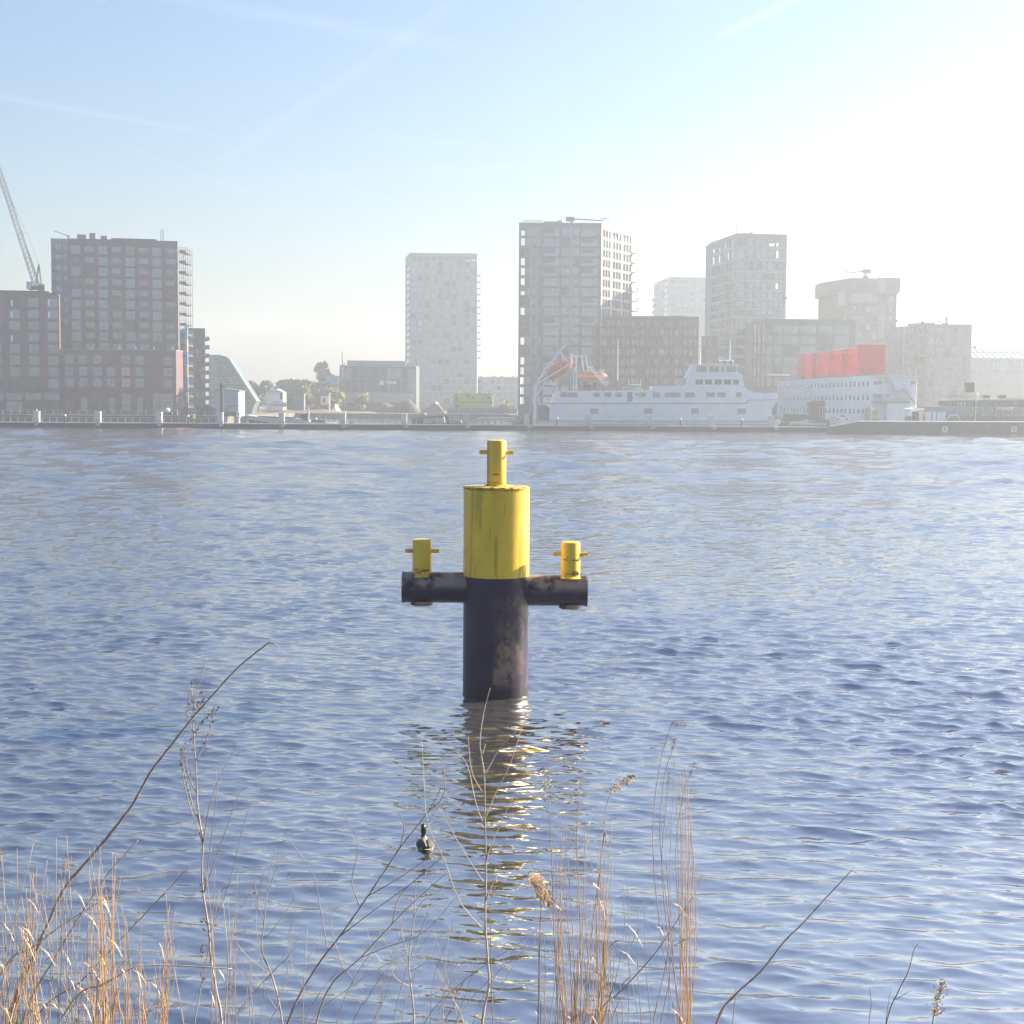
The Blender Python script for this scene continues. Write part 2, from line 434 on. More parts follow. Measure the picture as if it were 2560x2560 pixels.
    def box(s, name, i, px0, px1, py0, py1, y0, y1, m):
        """a box on face i between photo pixels, from y0 to y1 metres behind the face"""
        a, dr, L = s.face(i)
        u0, z1 = s.uv(i, px0, py0); u1, z0 = s.uv(i, px1, py1)
        if y0 > .9:
            k = 1 + y0 / a.y; h = CAMZ - s.base; z1 = (z1 - h) * k + h
        return MB().box(u0, u1, y0, y1, z0, z1).build(name, m, s.t, a - s.o, math.atan2(dr.y, dr.x))
JW = {}
def joined_window(wm, pm):
    k = (wm.name, pm.name)
    if k not in JW:
        m = MB()
        for me, mi in ((wm, 0), (pm, 1)): m.add([v.co for v in me.vertices], [tuple(p.vertices) for p in me.polygons], mi)
        JW[k] = m.mesh('window', [wm.materials[0], pm.materials[0]])
    return JW[k]
def pick(weights):
    return rnd.choices([w[0] for w in weights], [w[1] for w in weights])[0]
SKYMIX = [(G_SKY, 6), (G_PALE, 3), (G_CURT, 1.2), (G_DARK, 1)]
GREYMIX = [(G_SKY, 3), (G_PALE, 3), (G_CURT, 1), (G_DARK, 2)]
def grid(b, i, cols, rows, nv=2, nh=1, mix=SKYMIX, fn=None):
    """openings from photo-pixel column ranges and row ranges; rows are read at the first column's pixel unless metric"""
    out = []
    for r, (ya, yb) in enumerate(rows):
        for c, (xa, xb) in enumerate(cols):
            px = cols[0][0]
            u0, _ = b.uv(i, xa); u1, _ = b.uv(i, xb)
            _, z1 = b.uv(i, px, ya); _, z0 = b.uv(i, px, yb)
            pm = pick(mix)
            if fn:
                x = fn(r, c)
                if x is False: continue
                if x: pm = x
            out.append((u0, u1, z0, z1, nv, nh, pm))
    return out

# ------------------------------------------------------------------ land
def land():
    # plan of the far shore: quay on the left, a bay in the middle, quay behind the ships
    xl, xm = PX(545, 400), PX(1285, 430)
    edge = [(-860, 400), (xl, 402), (xl + 2, 528), (xm - 2, 532), (xm, 432), (860, 432)]
    poly = edge + [(860, 1520), (-860, 1520)]
    g = MB().slab(poly, -1.2, GZ).build('ground', mat('quay_ground', (.13, .12, .11), .95, noise=.35, scale=.15, detail=8)); tag(g, kind='structure')
    # stone bank along the bay
    rr = random.Random(3); m = MB()
    n = 260
    for k in range(n):
        x = xl + 3 + (xm - xl - 6) * k / n; 
        for j in range(4):
            w = rr.uniform(.5, .95); y = 526.5 - 1.1 * (3 - j) * .9 + rr.uniform(-.2, .2); z = -.1 + j * .55 + rr.uniform(-.1, .1)
            m.box(x - w / 2, x + w / 2, y - w * .5, y + w * .6, z - .4, z + .35)
    o = m.build('stone_bank', mat('bank_stone', (.13, .13, .12), .95, noise=.4, scale=.4)); tag(o, kind='stuff')
    return xl, xm
XL, XM = land()
# near bank under the camera
nb = MB(); xs = np.linspace(-60, 60, 61); ysb = [-30, -2, 2.6, 5, 8, 10, 11.4, 12.4, 13.4, 14.6]; zb = [4.4, 4.4, 4.3, 3.2, 1.9, 1.0, .55, .25, -.1, -.5]
rb = random.Random(5)
vv = [(x, y, z + (rb.uniform(-.08, .08) if y > 2 else 0)) for y, z in zip(ysb, zb) for x in xs]
nb.add(vv, [(j*61+i, j*61+i+1, (j+1)*61+i+1, (j+1)*61+i) for j in range(len(ysb)-1) for i in range(60)])
tag(nb.build('bank', mat('bank_soil', (.10, .085, .05), .95, noise=.4, scale=1.5), fix=False, smooth=True), kind='structure')

def c2(x, y): return (x / 2.76, 400 + y / 2.76)          # zoom of the left blocks -> photo pixels
# ------------------------------------------------------------------ left blocks
def left_blocks():
    A = Building('apartment_block', 'eight-storey red brick block at the far left with an orange sunlit side edge', [(-78, 410), (151, 415.4)], 729, 12)
    cols = [(-72, -46), (-22, 4.5), (25, 51), (72, 99), (120, 147)]
    rows = [(742 + 29 * r, 767 + 29 * r) for r in range(8)]
    def f(r, c):
        if c == 2 and r in (0, 1, 3): return None
        if r == 7 and c in (1, 3): return G_DARK
    ops = grid(A, 0, cols, rows, 3, 1, SKYMIX, f)
    ops += grid(A, 0, [(-76, -38), (-30, 8), (14, 54), (61, 102), (108, 148)], [(981, 1000)], 5, 1, [(G_PALE, 1), (G_SKY, 1)])
    ops += grid(A, 0, [(-76, -38), (-30, 8), (14, 54), (61, 102), (108, 148)], [(1002.5, 1029)], 4, 1, [(G_PALE, 1), (G_SKY, 1), (G_DARK, .4)])
    A.facade(0, ops); A.shell(pwall=dark_steel)
    for py in (884, 971): A.box('ledge', 0, -78, 151, py, py + 2.2, -.35, -.01, grey_panel)
    for r in range(8):
        for x0, x1 in cols: A.box('sill', 0, x0 - 1, x1 + 1, 767.2 + 29 * r, 769 + 29 * r, -.22, .05, dark_steel)
    # white boxes paint the panes that daylight shows through
    for (x, y) in ((26.5, 749), (26.5, 779), (119.5, 749), (120, 779), (26.5, 838)): A.box('lit_through_pane', 0, x, x + 5.5, y, y + 16, -.02, .06, white_paint)
    MBp = A.box('roof_cover', 0, -70, 120, 724, 727, 1.5, 9, dark_steel)
    B = Building('apartment_tower', 'tall dark red brick tower with alternating tall and short windows and scaffolded side', [(175, 430), (447, 436)], 597, 15)
    tall = [c2(x, 0)[0] for x in (500, 686, 873, 1057)]; short = [c2(x, 0)[0] for x in (594, 780, 965, 1148)]
    rt = [(c2(0, 587 + 74.6 * r)[1], c2(0, 650 + 74.6 * r)[1]) for r in range(11)]
    rs = [(c2(0, 593 + 74.6 * r)[1], c2(0, 634 + 74.6 * r)[1]) for r in range(11)]
    ops = grid(B, 0, [(x, x + 23.5) for x in tall], rt, 3, 1, SKYMIX) + grid(B, 0, [(x, x + 23.5) for x in short], rs, 4, 1, SKYMIX)
    B.facade(0, ops); 
    for x0 in tall:
        for r in range(11): B.box('sill', 0, x0 - 1, x0 + 24.5, rt[r][1] + .1 + (x0 - 175) * .018, rt[r][1] + 2 + (x0 - 175) * .018, -.2, .05, dark_steel)
    B.shell()
    # roof plant
    for (x0, x1, y0) in ((525, 585, 512), (612, 655, 503), (690, 735, 522)):
        B.box('roof_unit', 0, x0 / 2.76, x1 / 2.76, c2(0, y0)[1], 599, 3, 6, grey_panel)
    B.box('roof_cover', 0, 765 / 2.76, 1080 / 2.76, 595, 600, 1, 12, dark_steel)
    a, dr, L = B.face(0); rz = math.atan2(dr.y, dr.x)
    lad = MB(); u, zt = B.uv(0, 405, 573); _, zb_ = B.uv(0, 405, 602)
    for du in (-.35, .35): lad.box(u + du - .06, u + du + .06, 1, 1.12, zb_ - 1, zt)
    for k in range(5): z = zb_ + (zt - zb_) * (k + .6) / 5; lad.box(u - .4, u + .4, 1, 1.12, z - .06, z + .06)
    lad.build('roof_ladder', dark_steel, B.t, (0, 0, 0), rz)
    dv = MB(); u0, z0 = B.uv(0, 172, 596); u1, z1 = B.uv(0, 134, 575.5); u2, z2 = B.uv(0, 168, 588)
    dv.bar((u0, 1.5, z0 - 1), (u2, 1.5, z2), .2); dv.bar((u0 + .3, 1.5, z2 - .2), (u1, 1.5, z1), .13, r2=.07); dv.bar((u1, 1.5, z1), (u1 - .1, 1.5, z1 - .7), .05)
    dv.build('roof_hoist_arm', dark_steel, B.t, (0, 0, 0), rz)
    # recessed left wing with stacked balconies
    W = Building('tower_wing', 'pale grey recessed wing with small balconies left of the tall brick tower', [(133, 441), (181, 442.5)], 597, 10, wall=mat('wing_panel', (.22, .25, .30), .6, noise=.1, scale=.3))
    W.facade(0, grid(W, 0, [(143, 158), (161, 175)], [(607 + 27 * r, 621 + 27 * r) for r in range(15)], 2, 1, SKYMIX), deep=False); W.shell()
    for r in range(15):
        W.box('balcony', 0, 131.5, 137.5, 622 + 27 * r, 626 + 27 * r, -1.1, -.02, dark_steel)
        W.box('balcony_rail', 0, 131.5, 132.3, 612 + 27 * r, 622 + 27 * r, -1.1, -1.0, dark_steel)
    # scaffold on the tower's sunlit side
    S = thing('scaffold', 'open steel scaffold with working decks on the right side of the brick tower', 'scaffold', (PX(449, 438), 438, GZ))
    x0, x1 = 0.2, 2.05; zt = PZ(617, 438, 455) - GZ
    for x in (x0, x1):
        for y in (0, 3, 6, 9): MB().bar((x, y, 0), (x, y, zt), .08, 5).build('standard', dark_steel, S)
    for r in range(16):
        z = zt - 1.2 - 2.92 * r
        if z < 1: break
        MB().box(x0, x1, 0, 9, z - .35, z + .25).build('deck', dark_steel, S)
        mm_ = MB()
        for dz in (.55, 1.05): mm_.bar((x0, 0, z + dz), (x1, 0, z + dz), .045, 5); mm_.bar((x1, 0, z + dz), (x1, 9, z + dz), .045, 5)
        mm_.bar((x0, 0, z), (x1, 0, z - 2.9), .04, 5)
        mm_.build('guard_rail', dark_steel, S)
    T = thing('hoist_mast', 'slim blue and cream construction hoist mast between brick tower and dark slim block', 'hoist', (PX(467.5, 436.5), 436.5, GZ))
    zt = PZ(822, 436.5) - GZ; zb_ = 0
    for k in range(7):
        za, zb2 = zt * k / 7, zt * (k + 1) / 7
        MB().box(-.36, .36, -.3, .3, za + .02, zb2 - .02).build('mast_section', [mat('hoist_blue', (.10, .30, .62), .5), cream][k % 2], T)
    C = Building('brick_terrace', 'low three-storey red brick building in front of the tall brick tower', [(152, 416.5), (371.5, 420.5), (372, 420.2), (441, 422.3)], 873, 9)
    rows = [(c2(0, y)[1], c2(0, y + 63)[1]) for y in (1343, 1424, 1503)]
    def g(r, c):
        if (r, c) in ((1, 4), (2, 4)): return cream_curtain
        if (r, c) == (2, 3): return G_CURT
    cream_curtain = mat('cream_curtain', (.5, .40, .33), .6, noise=.3, scale=.5)
    ops = grid(C, 0, [(x / 2.76, (x + 62) / 2.76) for x in (447, 541, 641, 735, 836, 931)], rows, 2, 2, SKYMIX, g)
    ops += grid(C, 0, [(x / 2.76, (x + 64) / 2.76) for x in (446, 641, 836)], [(c2(0, 1606)[1], c2(0, 1728)[1])], 2, 3, GREYMIX)
    ops += grid(C, 0, [(x / 2.76, (x + 46) / 2.76) for x in (553, 748, 940)], [(c2(0, 1636)[1], c2(0, 1738)[1])], 2, 2, GREYMIX)
    C.facade(0, ops); C.facade(1)
    rows2 = [(c2(0, y)[1], c2(0, y + 61)[1]) for y in (1355, 1434, 1511)]
    C.facade(2, grid(C, 2, [(1127 / 2.76, 1192 / 2.76)], rows2, 2, 2, SKYMIX) + grid(C, 2, [(1050 / 2.76, 1195 / 2.76)], [(c2(0, 1610)[1], c2(0, 1735)[1])], 3, 2, [(G_CURT, 1)]))
    C.shell(pwall=mat('zinc_edge', (.30, .31, .34), .5))
    C.box('downpipe', 0, 369, 371, 875, 1028, -.25, -.05, frame_pale)
    C.box('fascia', 0, 152, 371, 975, 978.5, -.18, -.01, brick_dark)
    for x in (228, 297, 338, 384, 430): C.box('roof_vent', 2, x, x + 3.5, 866, 873, .6, 1.0, white_paint)
    D = Building('slim_block', 'dark slim grey-blue block with a stack of balconies on its right edge', [(470, 452), (514, 454)], 821, 12, wall=dark_panel)
    D.facade(0, grid(D, 0, [(475, 484), (489, 498), (503, 511)], [(829 + 21.5 * r, 842 + 21.5 * r) for r in range(8)], 1, 1, [(G_DARK, 3), (G_SKY, 1)]), deep=False); D.shell()
    for r in range(9):
        y = 400 + (1218 + 58.5 * r) / 2.76
        D.box('balcony', 0, 514.3, 524.5, y + 5, y + 10.5, .3, 4.5, dark_steel)
        D.box('balcony_glass', 0, 514.3, 524, y, y + 5, .3, .36, G_DARK)
    # sloped glass hall
    d = 470; E = thing('sloped_glass_hall', 'pale green glass hall with a long slanting right edge beside the dark slim block', 'building', (PX(522, d), d, GZ))
    prof = [(522, 1042), (522, 887), (548, 887), (566, 892), (574, 898), (641, 1003), (636, 1012), (628, 1042)]
    poly = [((PX(x, d, y) - E.location.x), max(0, PZ(y, d, x) - GZ)) for x, y in prof]
    MB().prism(poly, 0, 8).build('glass_body', G_GREEN, E)
    rim = MB()
    pp = [(566, 891), (575, 897), (643, 1003), (634, 1004)]
    q = [((PX(x, d, y) - E.location.x), PZ(y, d, x) - GZ) for x, y in pp]
    rim.prism(q, -.5, 0 - .01); rim.build('sunlit_slope', cream, E)  # cream strip paints sunlight on the sloping face
    m2 = MB()
    q = [((PX(x, d, y) - E.location.x), PZ(y, d, x) - GZ) for x, y in [(545, 890), (548, 890), (618, 1010), (614, 1010)]]
    m2.prism(q, -.25, -.01).build('sloped_mullion', frame_pale, E)
    for k in range(9):
        q = [((PX(x, d, y) - E.location.x), PZ(y, d, x) - GZ) for x, y in [(526, 902 + 14 * k), (562 + 9 * k, 902 + 14 * k), (562 + 9 * k, 903 + 14 * k), (526, 903 + 14 * k)]]
        MB().prism(q, -.15, -.01).build('mullion', frame_pale, E)
left_blocks()

def crane():
    d = 446
    c = thing('luffing_crane', 'lattice luffing crane with steep boom behind the far-left brick block', 'crane', (PX(92, d), d, GZ))
    o = c.location
    def W(px, py, dy=0): p = P(px, py, d); return Vector((p.x - o.x, dy, p.z - GZ))
    def lattice(a, b, w, n, name, taper=1.):
        m = MB(); a, b = Vector(a), Vector(b); ax = (b - a).normalized(); side = Vector((0, 1, 0)); up = ax.cross(side).normalized()
        cor = [(-1,-1),(1,-1),(1,1),(-1,1)]
        def pt(t, k): ww = w * (1 + (taper - 1) * t) / 2; return a + (b - a) * t + up * cor[k][0] * ww + side * cor[k][1] * ww
        for k in range(4): m.bar(pt(0, k), pt(1, k), .10, 4)
        for i in range(n):
            for k in range(4):
                m.bar(pt(i / n, k), pt((i + 1) / n, (k + 1) % 4), .05, 4); m.bar(pt(i / n, k), pt(i / n, (k + 1) % 4), .05, 4)
        return m.build(name, crane_m, c)
    crane_m = mat('crane_paint', (.06, .07, .10), .5, noise=.2, scale=.5)
    piv = W(92, 716)
    lattice((0, 0, 0), (0, 0, piv.z - 1.0), 2.0, 16, 'mast')
    lattice(piv, W(-16, 384), 1.5, 28, 'boom', .7)
    MB().box(-1.6, 2.4, -1.2, 1.2, piv.z - 1.0, piv.z + .1).build('slewing_platform', crane_m, c)
    MB().box(-1.9, -.6, -1.9, -.9, piv.z - .9, piv.z + 1.2).build('cab', white_paint, c)
    MB().box(1.2, 2.5, -.8, .8, piv.z - 1.4, piv.z + .6).build('counterweight', concrete, c)
    m = MB(); top = W(97, 660)
    for dy in (-.6, .6): m.bar((.2, dy, piv.z), (top.x, dy * .3, top.z), .11, 5); m.bar((1.9, dy, piv.z), (top.x, dy * .3, top.z), .09, 5)
    m.build('a_frame', crane_m, c)
    m = MB()
    p1 = W(68, 585); m.bar((top.x, 0, top.z), p1, .045, 4); m.bar(p1, W(20, 480), .04, 4)
    m.bar(p1, W(48, 580), .05, 4)
    m.build('pendant_cable', dark_steel, c)
crane()

# ------------------------------------------------------------------ middle
def middle():
    # glass pavilion
    F_ = Building('glass_pavilion', 'dark glazed waterside pavilion on a pale plinth with a flat set-back roof', [(849, 606), (860, 601), (1040, 604)], 914, 22, wall=dark_panel)
    cols = [(861.5 + 17.8 * k, 861.5 + 17.8 * k + 16.2) for k in range(10)]
    def f(r, c):
        if r == 1 and c in (5, 6, 7): return None
    rows = [(917.5, 947), (948.5, 979)]
    GP = [(G_DARK, 5), (G_SKY, 1)]
    F_.facade(1, grid(F_, 1, cols, rows, 1, 1, GP), rev=.3, frame=frame_pale)
    F_.facade(0, grid(F_, 0, [(850, 859)], rows, 1, 1, GP), rev=.3); F_.shell(open_back=False)
    F_.box('plinth_wall', 1, 868, 1036, 981, 1008, -1.5, -.05, concrete)
    F_.box('roof_storey', 1, 868, 1013, 901, 914.5, 2.5, 16, pale_panel)
    F_.box('roof_edge', 1, 856, 1041, 914, 916.6, -.8, .1, white_paint)
    F_.box('sky_through_glass', 1, 948, 960.5, 952.5, 963, -.2, -.05, white_paint); F_.box('sky_through_glass', 1, 966, 991, 952.5, 960.5, -.2, -.05, white_paint)  # white boxes paint the bright sky seen through the glazing
    F_.box('pale_column', 1, 971.5, 974, 921, 1010, -.45, -.15, frame_pale)
    m = thing('chimney_pole', 'thin rusty pole rising behind the glass pavilion roof', 'pole', (PX(857, 625), 625, GZ))
    z0, z1 = PZ(915, 625) - GZ, PZ(881, 625) - GZ
    MB().tube([(0, 0, 0), (0, 0, z0), (-.15, 0, z0 + 2), (-.3, 0, z1)], [.3, .25, .2, .15], 8).build('shaft', rust, m)
    MB().bar((.6, 0, z0 - .5), (.75, 0, z0 + 1.0), .12).build('vent_stub', rust, m)
    bb = Building('blue_shed', 'small pale blue box building between tall tree and pavilion', [(827, 640), (849, 641)], 940, 12, wall=mat('pale_blue_panel', (.28, .40, .52), .6, noise=.1, scale=.3))
    bb.facade(0, grid(bb, 0, [(829, 846)], [(962, 966)], 3, 1, [(G_SKY, 1)])); bb.shell()
    # tower G
    G = Building('pale_tower', 'pale grid-fronted tower standing behind the glass pavilion', [(1013, 738), (1025, 716), (1192, 717)], 640, 16, wall=mat('tower_grid', (.18, .21, .25), .7, noise=.1, scale=.2))
    G.zt = P(1025, 633, 716).z
    bay = 16.7; cols = [(1027 + bay * k, 1027 + bay * k + 13.8) for k in range(10)]
    rows = [(640.5, 651)] + [(655 + 16.15 * r, 668.5 + 16.15 * r) for r in range(22)]
    def g(r, c):
        if r == 0: return (G_CLEAR if c in (8, 9) else G_DARK)
        if (r, c) == (10, 1): return white_pane
        if c in (2, 4, 6, 8) and r < 11: return G_DARK if rnd.random() < .5 else None
    white_pane = mat('white_blind', (.5, .53, .56), .5)
    G.facade(1, grid(G, 1, cols, rows, 2, 1, [(G_SKY, 8), (G_PALE, 1.5), (G_DARK, 1.5)], g), rev=.5, deep=False)
    G.facade(0, grid(G, 0, [(1015, 1023)], [(672 + 16.15 * r, 681 + 16.15 * r) for r in range(20)], 1, 1, [(G_PALE, 1), (G_SKY, 1)]), rev=.3, deep=False)
    G.shell()
    for r in range(14):
        y = 683.5 + 15.8 * r
        G.box('balcony', 1, 1192.4, 1201, y + 4.3, y + 7, .4, 3.2, dark_steel)
        G.box('balcony_rail', 1, 1199.6, 1201, y, y + 4.3, .4, 3.2, dark_steel)
    m = MB(); 
    for (x, y) in ((1167, 617), (1177, 617)):
        a = P(1172, 634, 720); b = P(x, y, 720); m.bar(a - G.o - Vector((0, 0, GZ)), b - G.o - Vector((0, 0, GZ)), .14, 5, .07)
    m.build('antenna', grey_steel, G.t)
    G2 = Building('low_flats', 'long pale low apartment building between the two tall grey towers', [(1189, 741), (1296, 738)], 943, 14, wall=pale_panel)
    G2.facade(0, grid(G2, 0, [(1193 + 16.5 * k, 1203.5 + 16.5 * k) for k in range(6)], [(948 + 16.4 * r, 958.5 + 16.4 * r) for r in range(5)], 2, 1, [(G_SKY, 2), (G_DARK, 1)]), deep=False); G2.shell()
    for x in (1197, 1229, 1250, 1278): G2.box('roof_unit', 0, x, x + 6, 940.5, 944.5, 2, 5, grey_panel)
    # stacked lime site cabins
    d = 548
    for k, (y0, y1, lab) in enumerate(((1005.5, 1029, 'lower lime green site cabin unit resting on the quay'), (985, 1005, 'upper lime green site cabin unit stacked on another'))):
        c = thing('site_cabin', lab, 'cabin', (PX(1134, d), d, PZ(y1, d, 1180)), 0, 'lime site cabins')
        w, h = PX(1232, d) - PX(1134, d), PZ(y0, d) - PZ(y1, d)
        MB().box(0, w, 0, 6, 0, h - .1).build('body', lime, c)
        MB().box(-.1, w + .1, -.1, 6.1, h - .1, h + .12).build('roof_edge', dark_steel, c)
        for j in range(6): x = w * (.12 + j * .155); MB().box(x, x + .09, -.05, -.01, .1, h - .2).build('panel_joint', mat('lime_joint', (.30, .42, .09), .6), c)
        if k: 
            MB().box(w * .045, w * .09, -.06, -.02, .25, h * .85).build('door', dark_steel, c)
            for (a, b, e, f2) in ((.87, .93, .4, .62), (.72, .77, .42, .47), (.48, .53, .42, .55)): MB().box(w * a, w * b, -.07, -.02, h * e, h * f2).build('print_mark', dark_steel, c)
            for j in range(4): MB().prism([(w * (.30 + .012 * j), h * (.82 - .15 * j)), (w * (.44 - .01 * j), h * (.84 - .14 * j)), (w * (.43 - .02 * j), h * (.75 - .13 * j)), (w * (.34 + .01 * j), h * (.74 - .12 * j))], -.07, -.02).build('print_mark', dark_steel, c)
        else:
            for j in range(3): MB().prism([(w * .0 + .3, h * (.7 - .2 * j)), (w * .14, h * (.74 - .2 * j)), (w * .14, h * (.62 - .2 * j)), (.7, h * (.58 - .2 * j))], -.07, -.02).build('print_mark', dark_steel, c)
    sk = thing('skip_container', 'blue open-topped waste skip in front of the lime cabins', 'skip', (PX(1226, 544), 544, GZ))
    MB().prism([(.5, 0), (4.2, 0), (4.9, 2.0), (-.1, 2.0)], 0, 1.8).build('tub', blue_skip, sk); MB().box(-.2, 5, -.08, 1.9, 1.98, 2.12).build('rim', blue_skip, sk)
    # white house and name board
    H_ = thing('gabled_hut', 'white gabled harbour hut with a dark upper door', 'hut', (PX(664, 540), 540, GZ))
    def hx(px): return PX(px, 540) - H_.location.x
    def hz_(py): return max(0, PZ(py, 540, 690) - GZ)
    MB().prism([(0, 0), (hx(708), 0), (hx(708), hz_(980)), (hx(692), hz_(972)), (hx(664), hz_(979))], 0, 7).build('wall', white_paint, H_)
    MB().box(hx(700), hx(705.5), -.12, -.02, hz_(998), hz_(983)).build('door', frame_dark, H_)
    MB().box(hx(681), hx(699), -.12, -.02, hz_(1008), hz_(1003.5)).build('window', frame_dark, H_)
    MB().box(-.3, hx(709) , -.25, 7.2, hz_(980.2), hz_(979)).build('roof_edge', grey_panel, H_)
    S = thing('name_board', 'white board lettered K.DEKKER standing below the gabled hut', 'sign', (PX(672.5, 530), 530, GZ))
    sw = PX(716, 530) - PX(672.5, 530); z0, z1 = PZ(1022, 530) - GZ, PZ(1008.5, 530) - GZ
    MB().box(0, sw, 0, .15, z0, z1).build('board', white_paint, S)
    for x in (.4, sw - .6): MB().box(x, x + .2, .03, .13, 0, z0).build('post', grey_steel, S)
    text_mesh('K.DEKKER', .93 * sw, (sw / 2, -.03, (z0 + z1) / 2), S, dark_steel, maxh=(z1 - z0) * .62)
    # light grey shed and the black pile before it
    sh = thing('pale_shed', 'windowless pale grey-blue shed behind the black mooring pile', 'shed', (PX(538, 404), 404, GZ))
    w = PX(597, 404) - PX(538, 404); h = PZ(978, 404) - GZ
    MB().prism([(0, 0), (w, 0), (w, h * .93), (w * .35, h), (0, h * .96)], 0, 9).build('wall', mat('shed_panel', (.34, .38, .46), .6, noise=.15, scale=.2), sh)
    MB().prism([(-.2, h * .96), (w * .35, h + .02), (w + .2, h * .93), (w + .2, h * .93 + .25), (w * .35, h + .3), (-.2, h * .96 + .25)], -.25, 9.2).build('roof', grey_panel, sh)
    MB().prism([(w * .42, h * .18), (w * .55, h * .40), (w * .98, h * .42), (w * .98, h * .38), (w * .57, h * .36), (w * .47, h * .18)], -.12, -.02).build('brace', grey_panel, sh)
    MB().box(.8, w * .9, -.5, -.05, 0, 1.2).build('lower_wall', dark_steel, sh)
    p = thing('mooring_pile', 'tall black steel mooring pile standing before the pale shed', 'pile', (PX(554.5, 346), 346, 0))
    zt = PZ(963, 346); MB().lathe([(.33, -1), (.33, zt - .3), (.36, zt - .3), (.36, zt), (.1, zt + .1)], 16).build('shaft', black_paint, p)
    MB().bar((.3, 0, zt - .8), (.6, 0, zt - .5), .1).build('hook', black_paint, p)
    b = thing('light_post', 'white bottle-shaped harbour light post beside the pale shed', 'light post', (PX(596, 362), 362, 0))
    z1, z2, z3 = PZ(1050, 362), PZ(1036, 362), PZ(985, 362)
    MB().lathe([(.25, -.5), (.28, z1), (.5, z1 + .15), (.5, z2), (.3, z2 + .5), (.17, z2 + 1.1), (.13, z3 - .5), (.08, z3)], 14).build('body', white_paint, b)
    MB().lathe([(.52, z2 - .35), (.52, z2 - .15)], 14).build('collar', grey_steel, b)
def text_mesh(txt, width, loc, parent, m, maxh=None, rz=0., ext=.02, name='lettering'):
    cu = bpy.data.curves.new('t', 'FONT'); cu.body = txt; cu.align_x = 'CENTER'; cu.align_y = 'CENTER'; cu.extrude = ext; cu.size = 1.0
    ob = bpy.data.objects.new('t', cu); COL.objects.link(ob)
    dg = bpy.context.evaluated_depsgraph_get(); me = bpy.data.meshes.new_from_object(ob.evaluated_get(dg))
    bpy.data.objects.remove(ob)
    vs_ = np.array([v.co[:] for v in me.vertices]); mn, mx = vs_.min(0), vs_.max(0); c = (mn + mx) / 2
    sc = width / (mx[0] - mn[0]); scz = sc if not maxh else min(sc * 1.6, maxh / (mx[1] - mn[1]))
    for v in me.vertices:
        x, y, z = v.co; v.co = ((x - c[0]) * sc, -z, (y - c[1]) * scz)
    me.materials.clear(); me.materials.append(m); me.name = name
    return link(name, me, parent, loc, rz)
middle()
def c4(x, y): return (1280 + x / 5.68, 520 + y / 5.68)
def c5(x, y): return (1600 + x / 4.83, 560 + y / 4.83)
def c6(x, y): return (1900 + x / 2.927, 600 + y / 2.927)
def c8(x, y): return (2160 + x / 4.83, 780 + y / 4.83)
def bmu(b, i, xbox, xcol, xtip, ytop, ybase, off, flip=1):
    """roof-top facade-cleaning crane"""
    a, dr, L = b.face(i); rz = math.atan2(dr.y, dr.x)
    u0, zt = b.uv(i, xbox, ytop); uc, zb = b.uv(i, xcol, ybase); ut, zj = b.uv(i, xtip, ytop + 6)
    k = 1 + off / a.y; h = CAMZ - b.base; zt, zb, zj = [(q - h) * k + h for q in (zt, zb, zj)]
    t = tag(link('roof_crane', None, b.t, a - b.o, rz))
    MB().lathe([(1.0, zb - .6), (1.0, zb), (.35, zb + .15), (.3, zt - 1)], 12, uc, off).build('column', dark_steel, t)
    MB().box(min(u0, uc + .8 * flip), max(u0, uc + .8 * flip), off - .7, off + .7, zt - 1.3, zt).build('counterweight', dark_steel, t)
    m = MB(); m.bar((uc, off, zt - .55), (ut, off, zj - .4), .3, 4, .2); m.bar((ut, off, zj - .4), (ut + .7 * flip, off, zj + .35), .18, 4); m.bar((ut - .9 * flip, off, zj + .3), (ut + 1.8 * flip, off, zj + .38), .12, 4)
    m.bar((ut + 1.7 * flip, off, zj + .35), (ut + 1.7 * flip, off, zj - 1.2), .05, 4)
    m.build('jib', dark_steel, t)
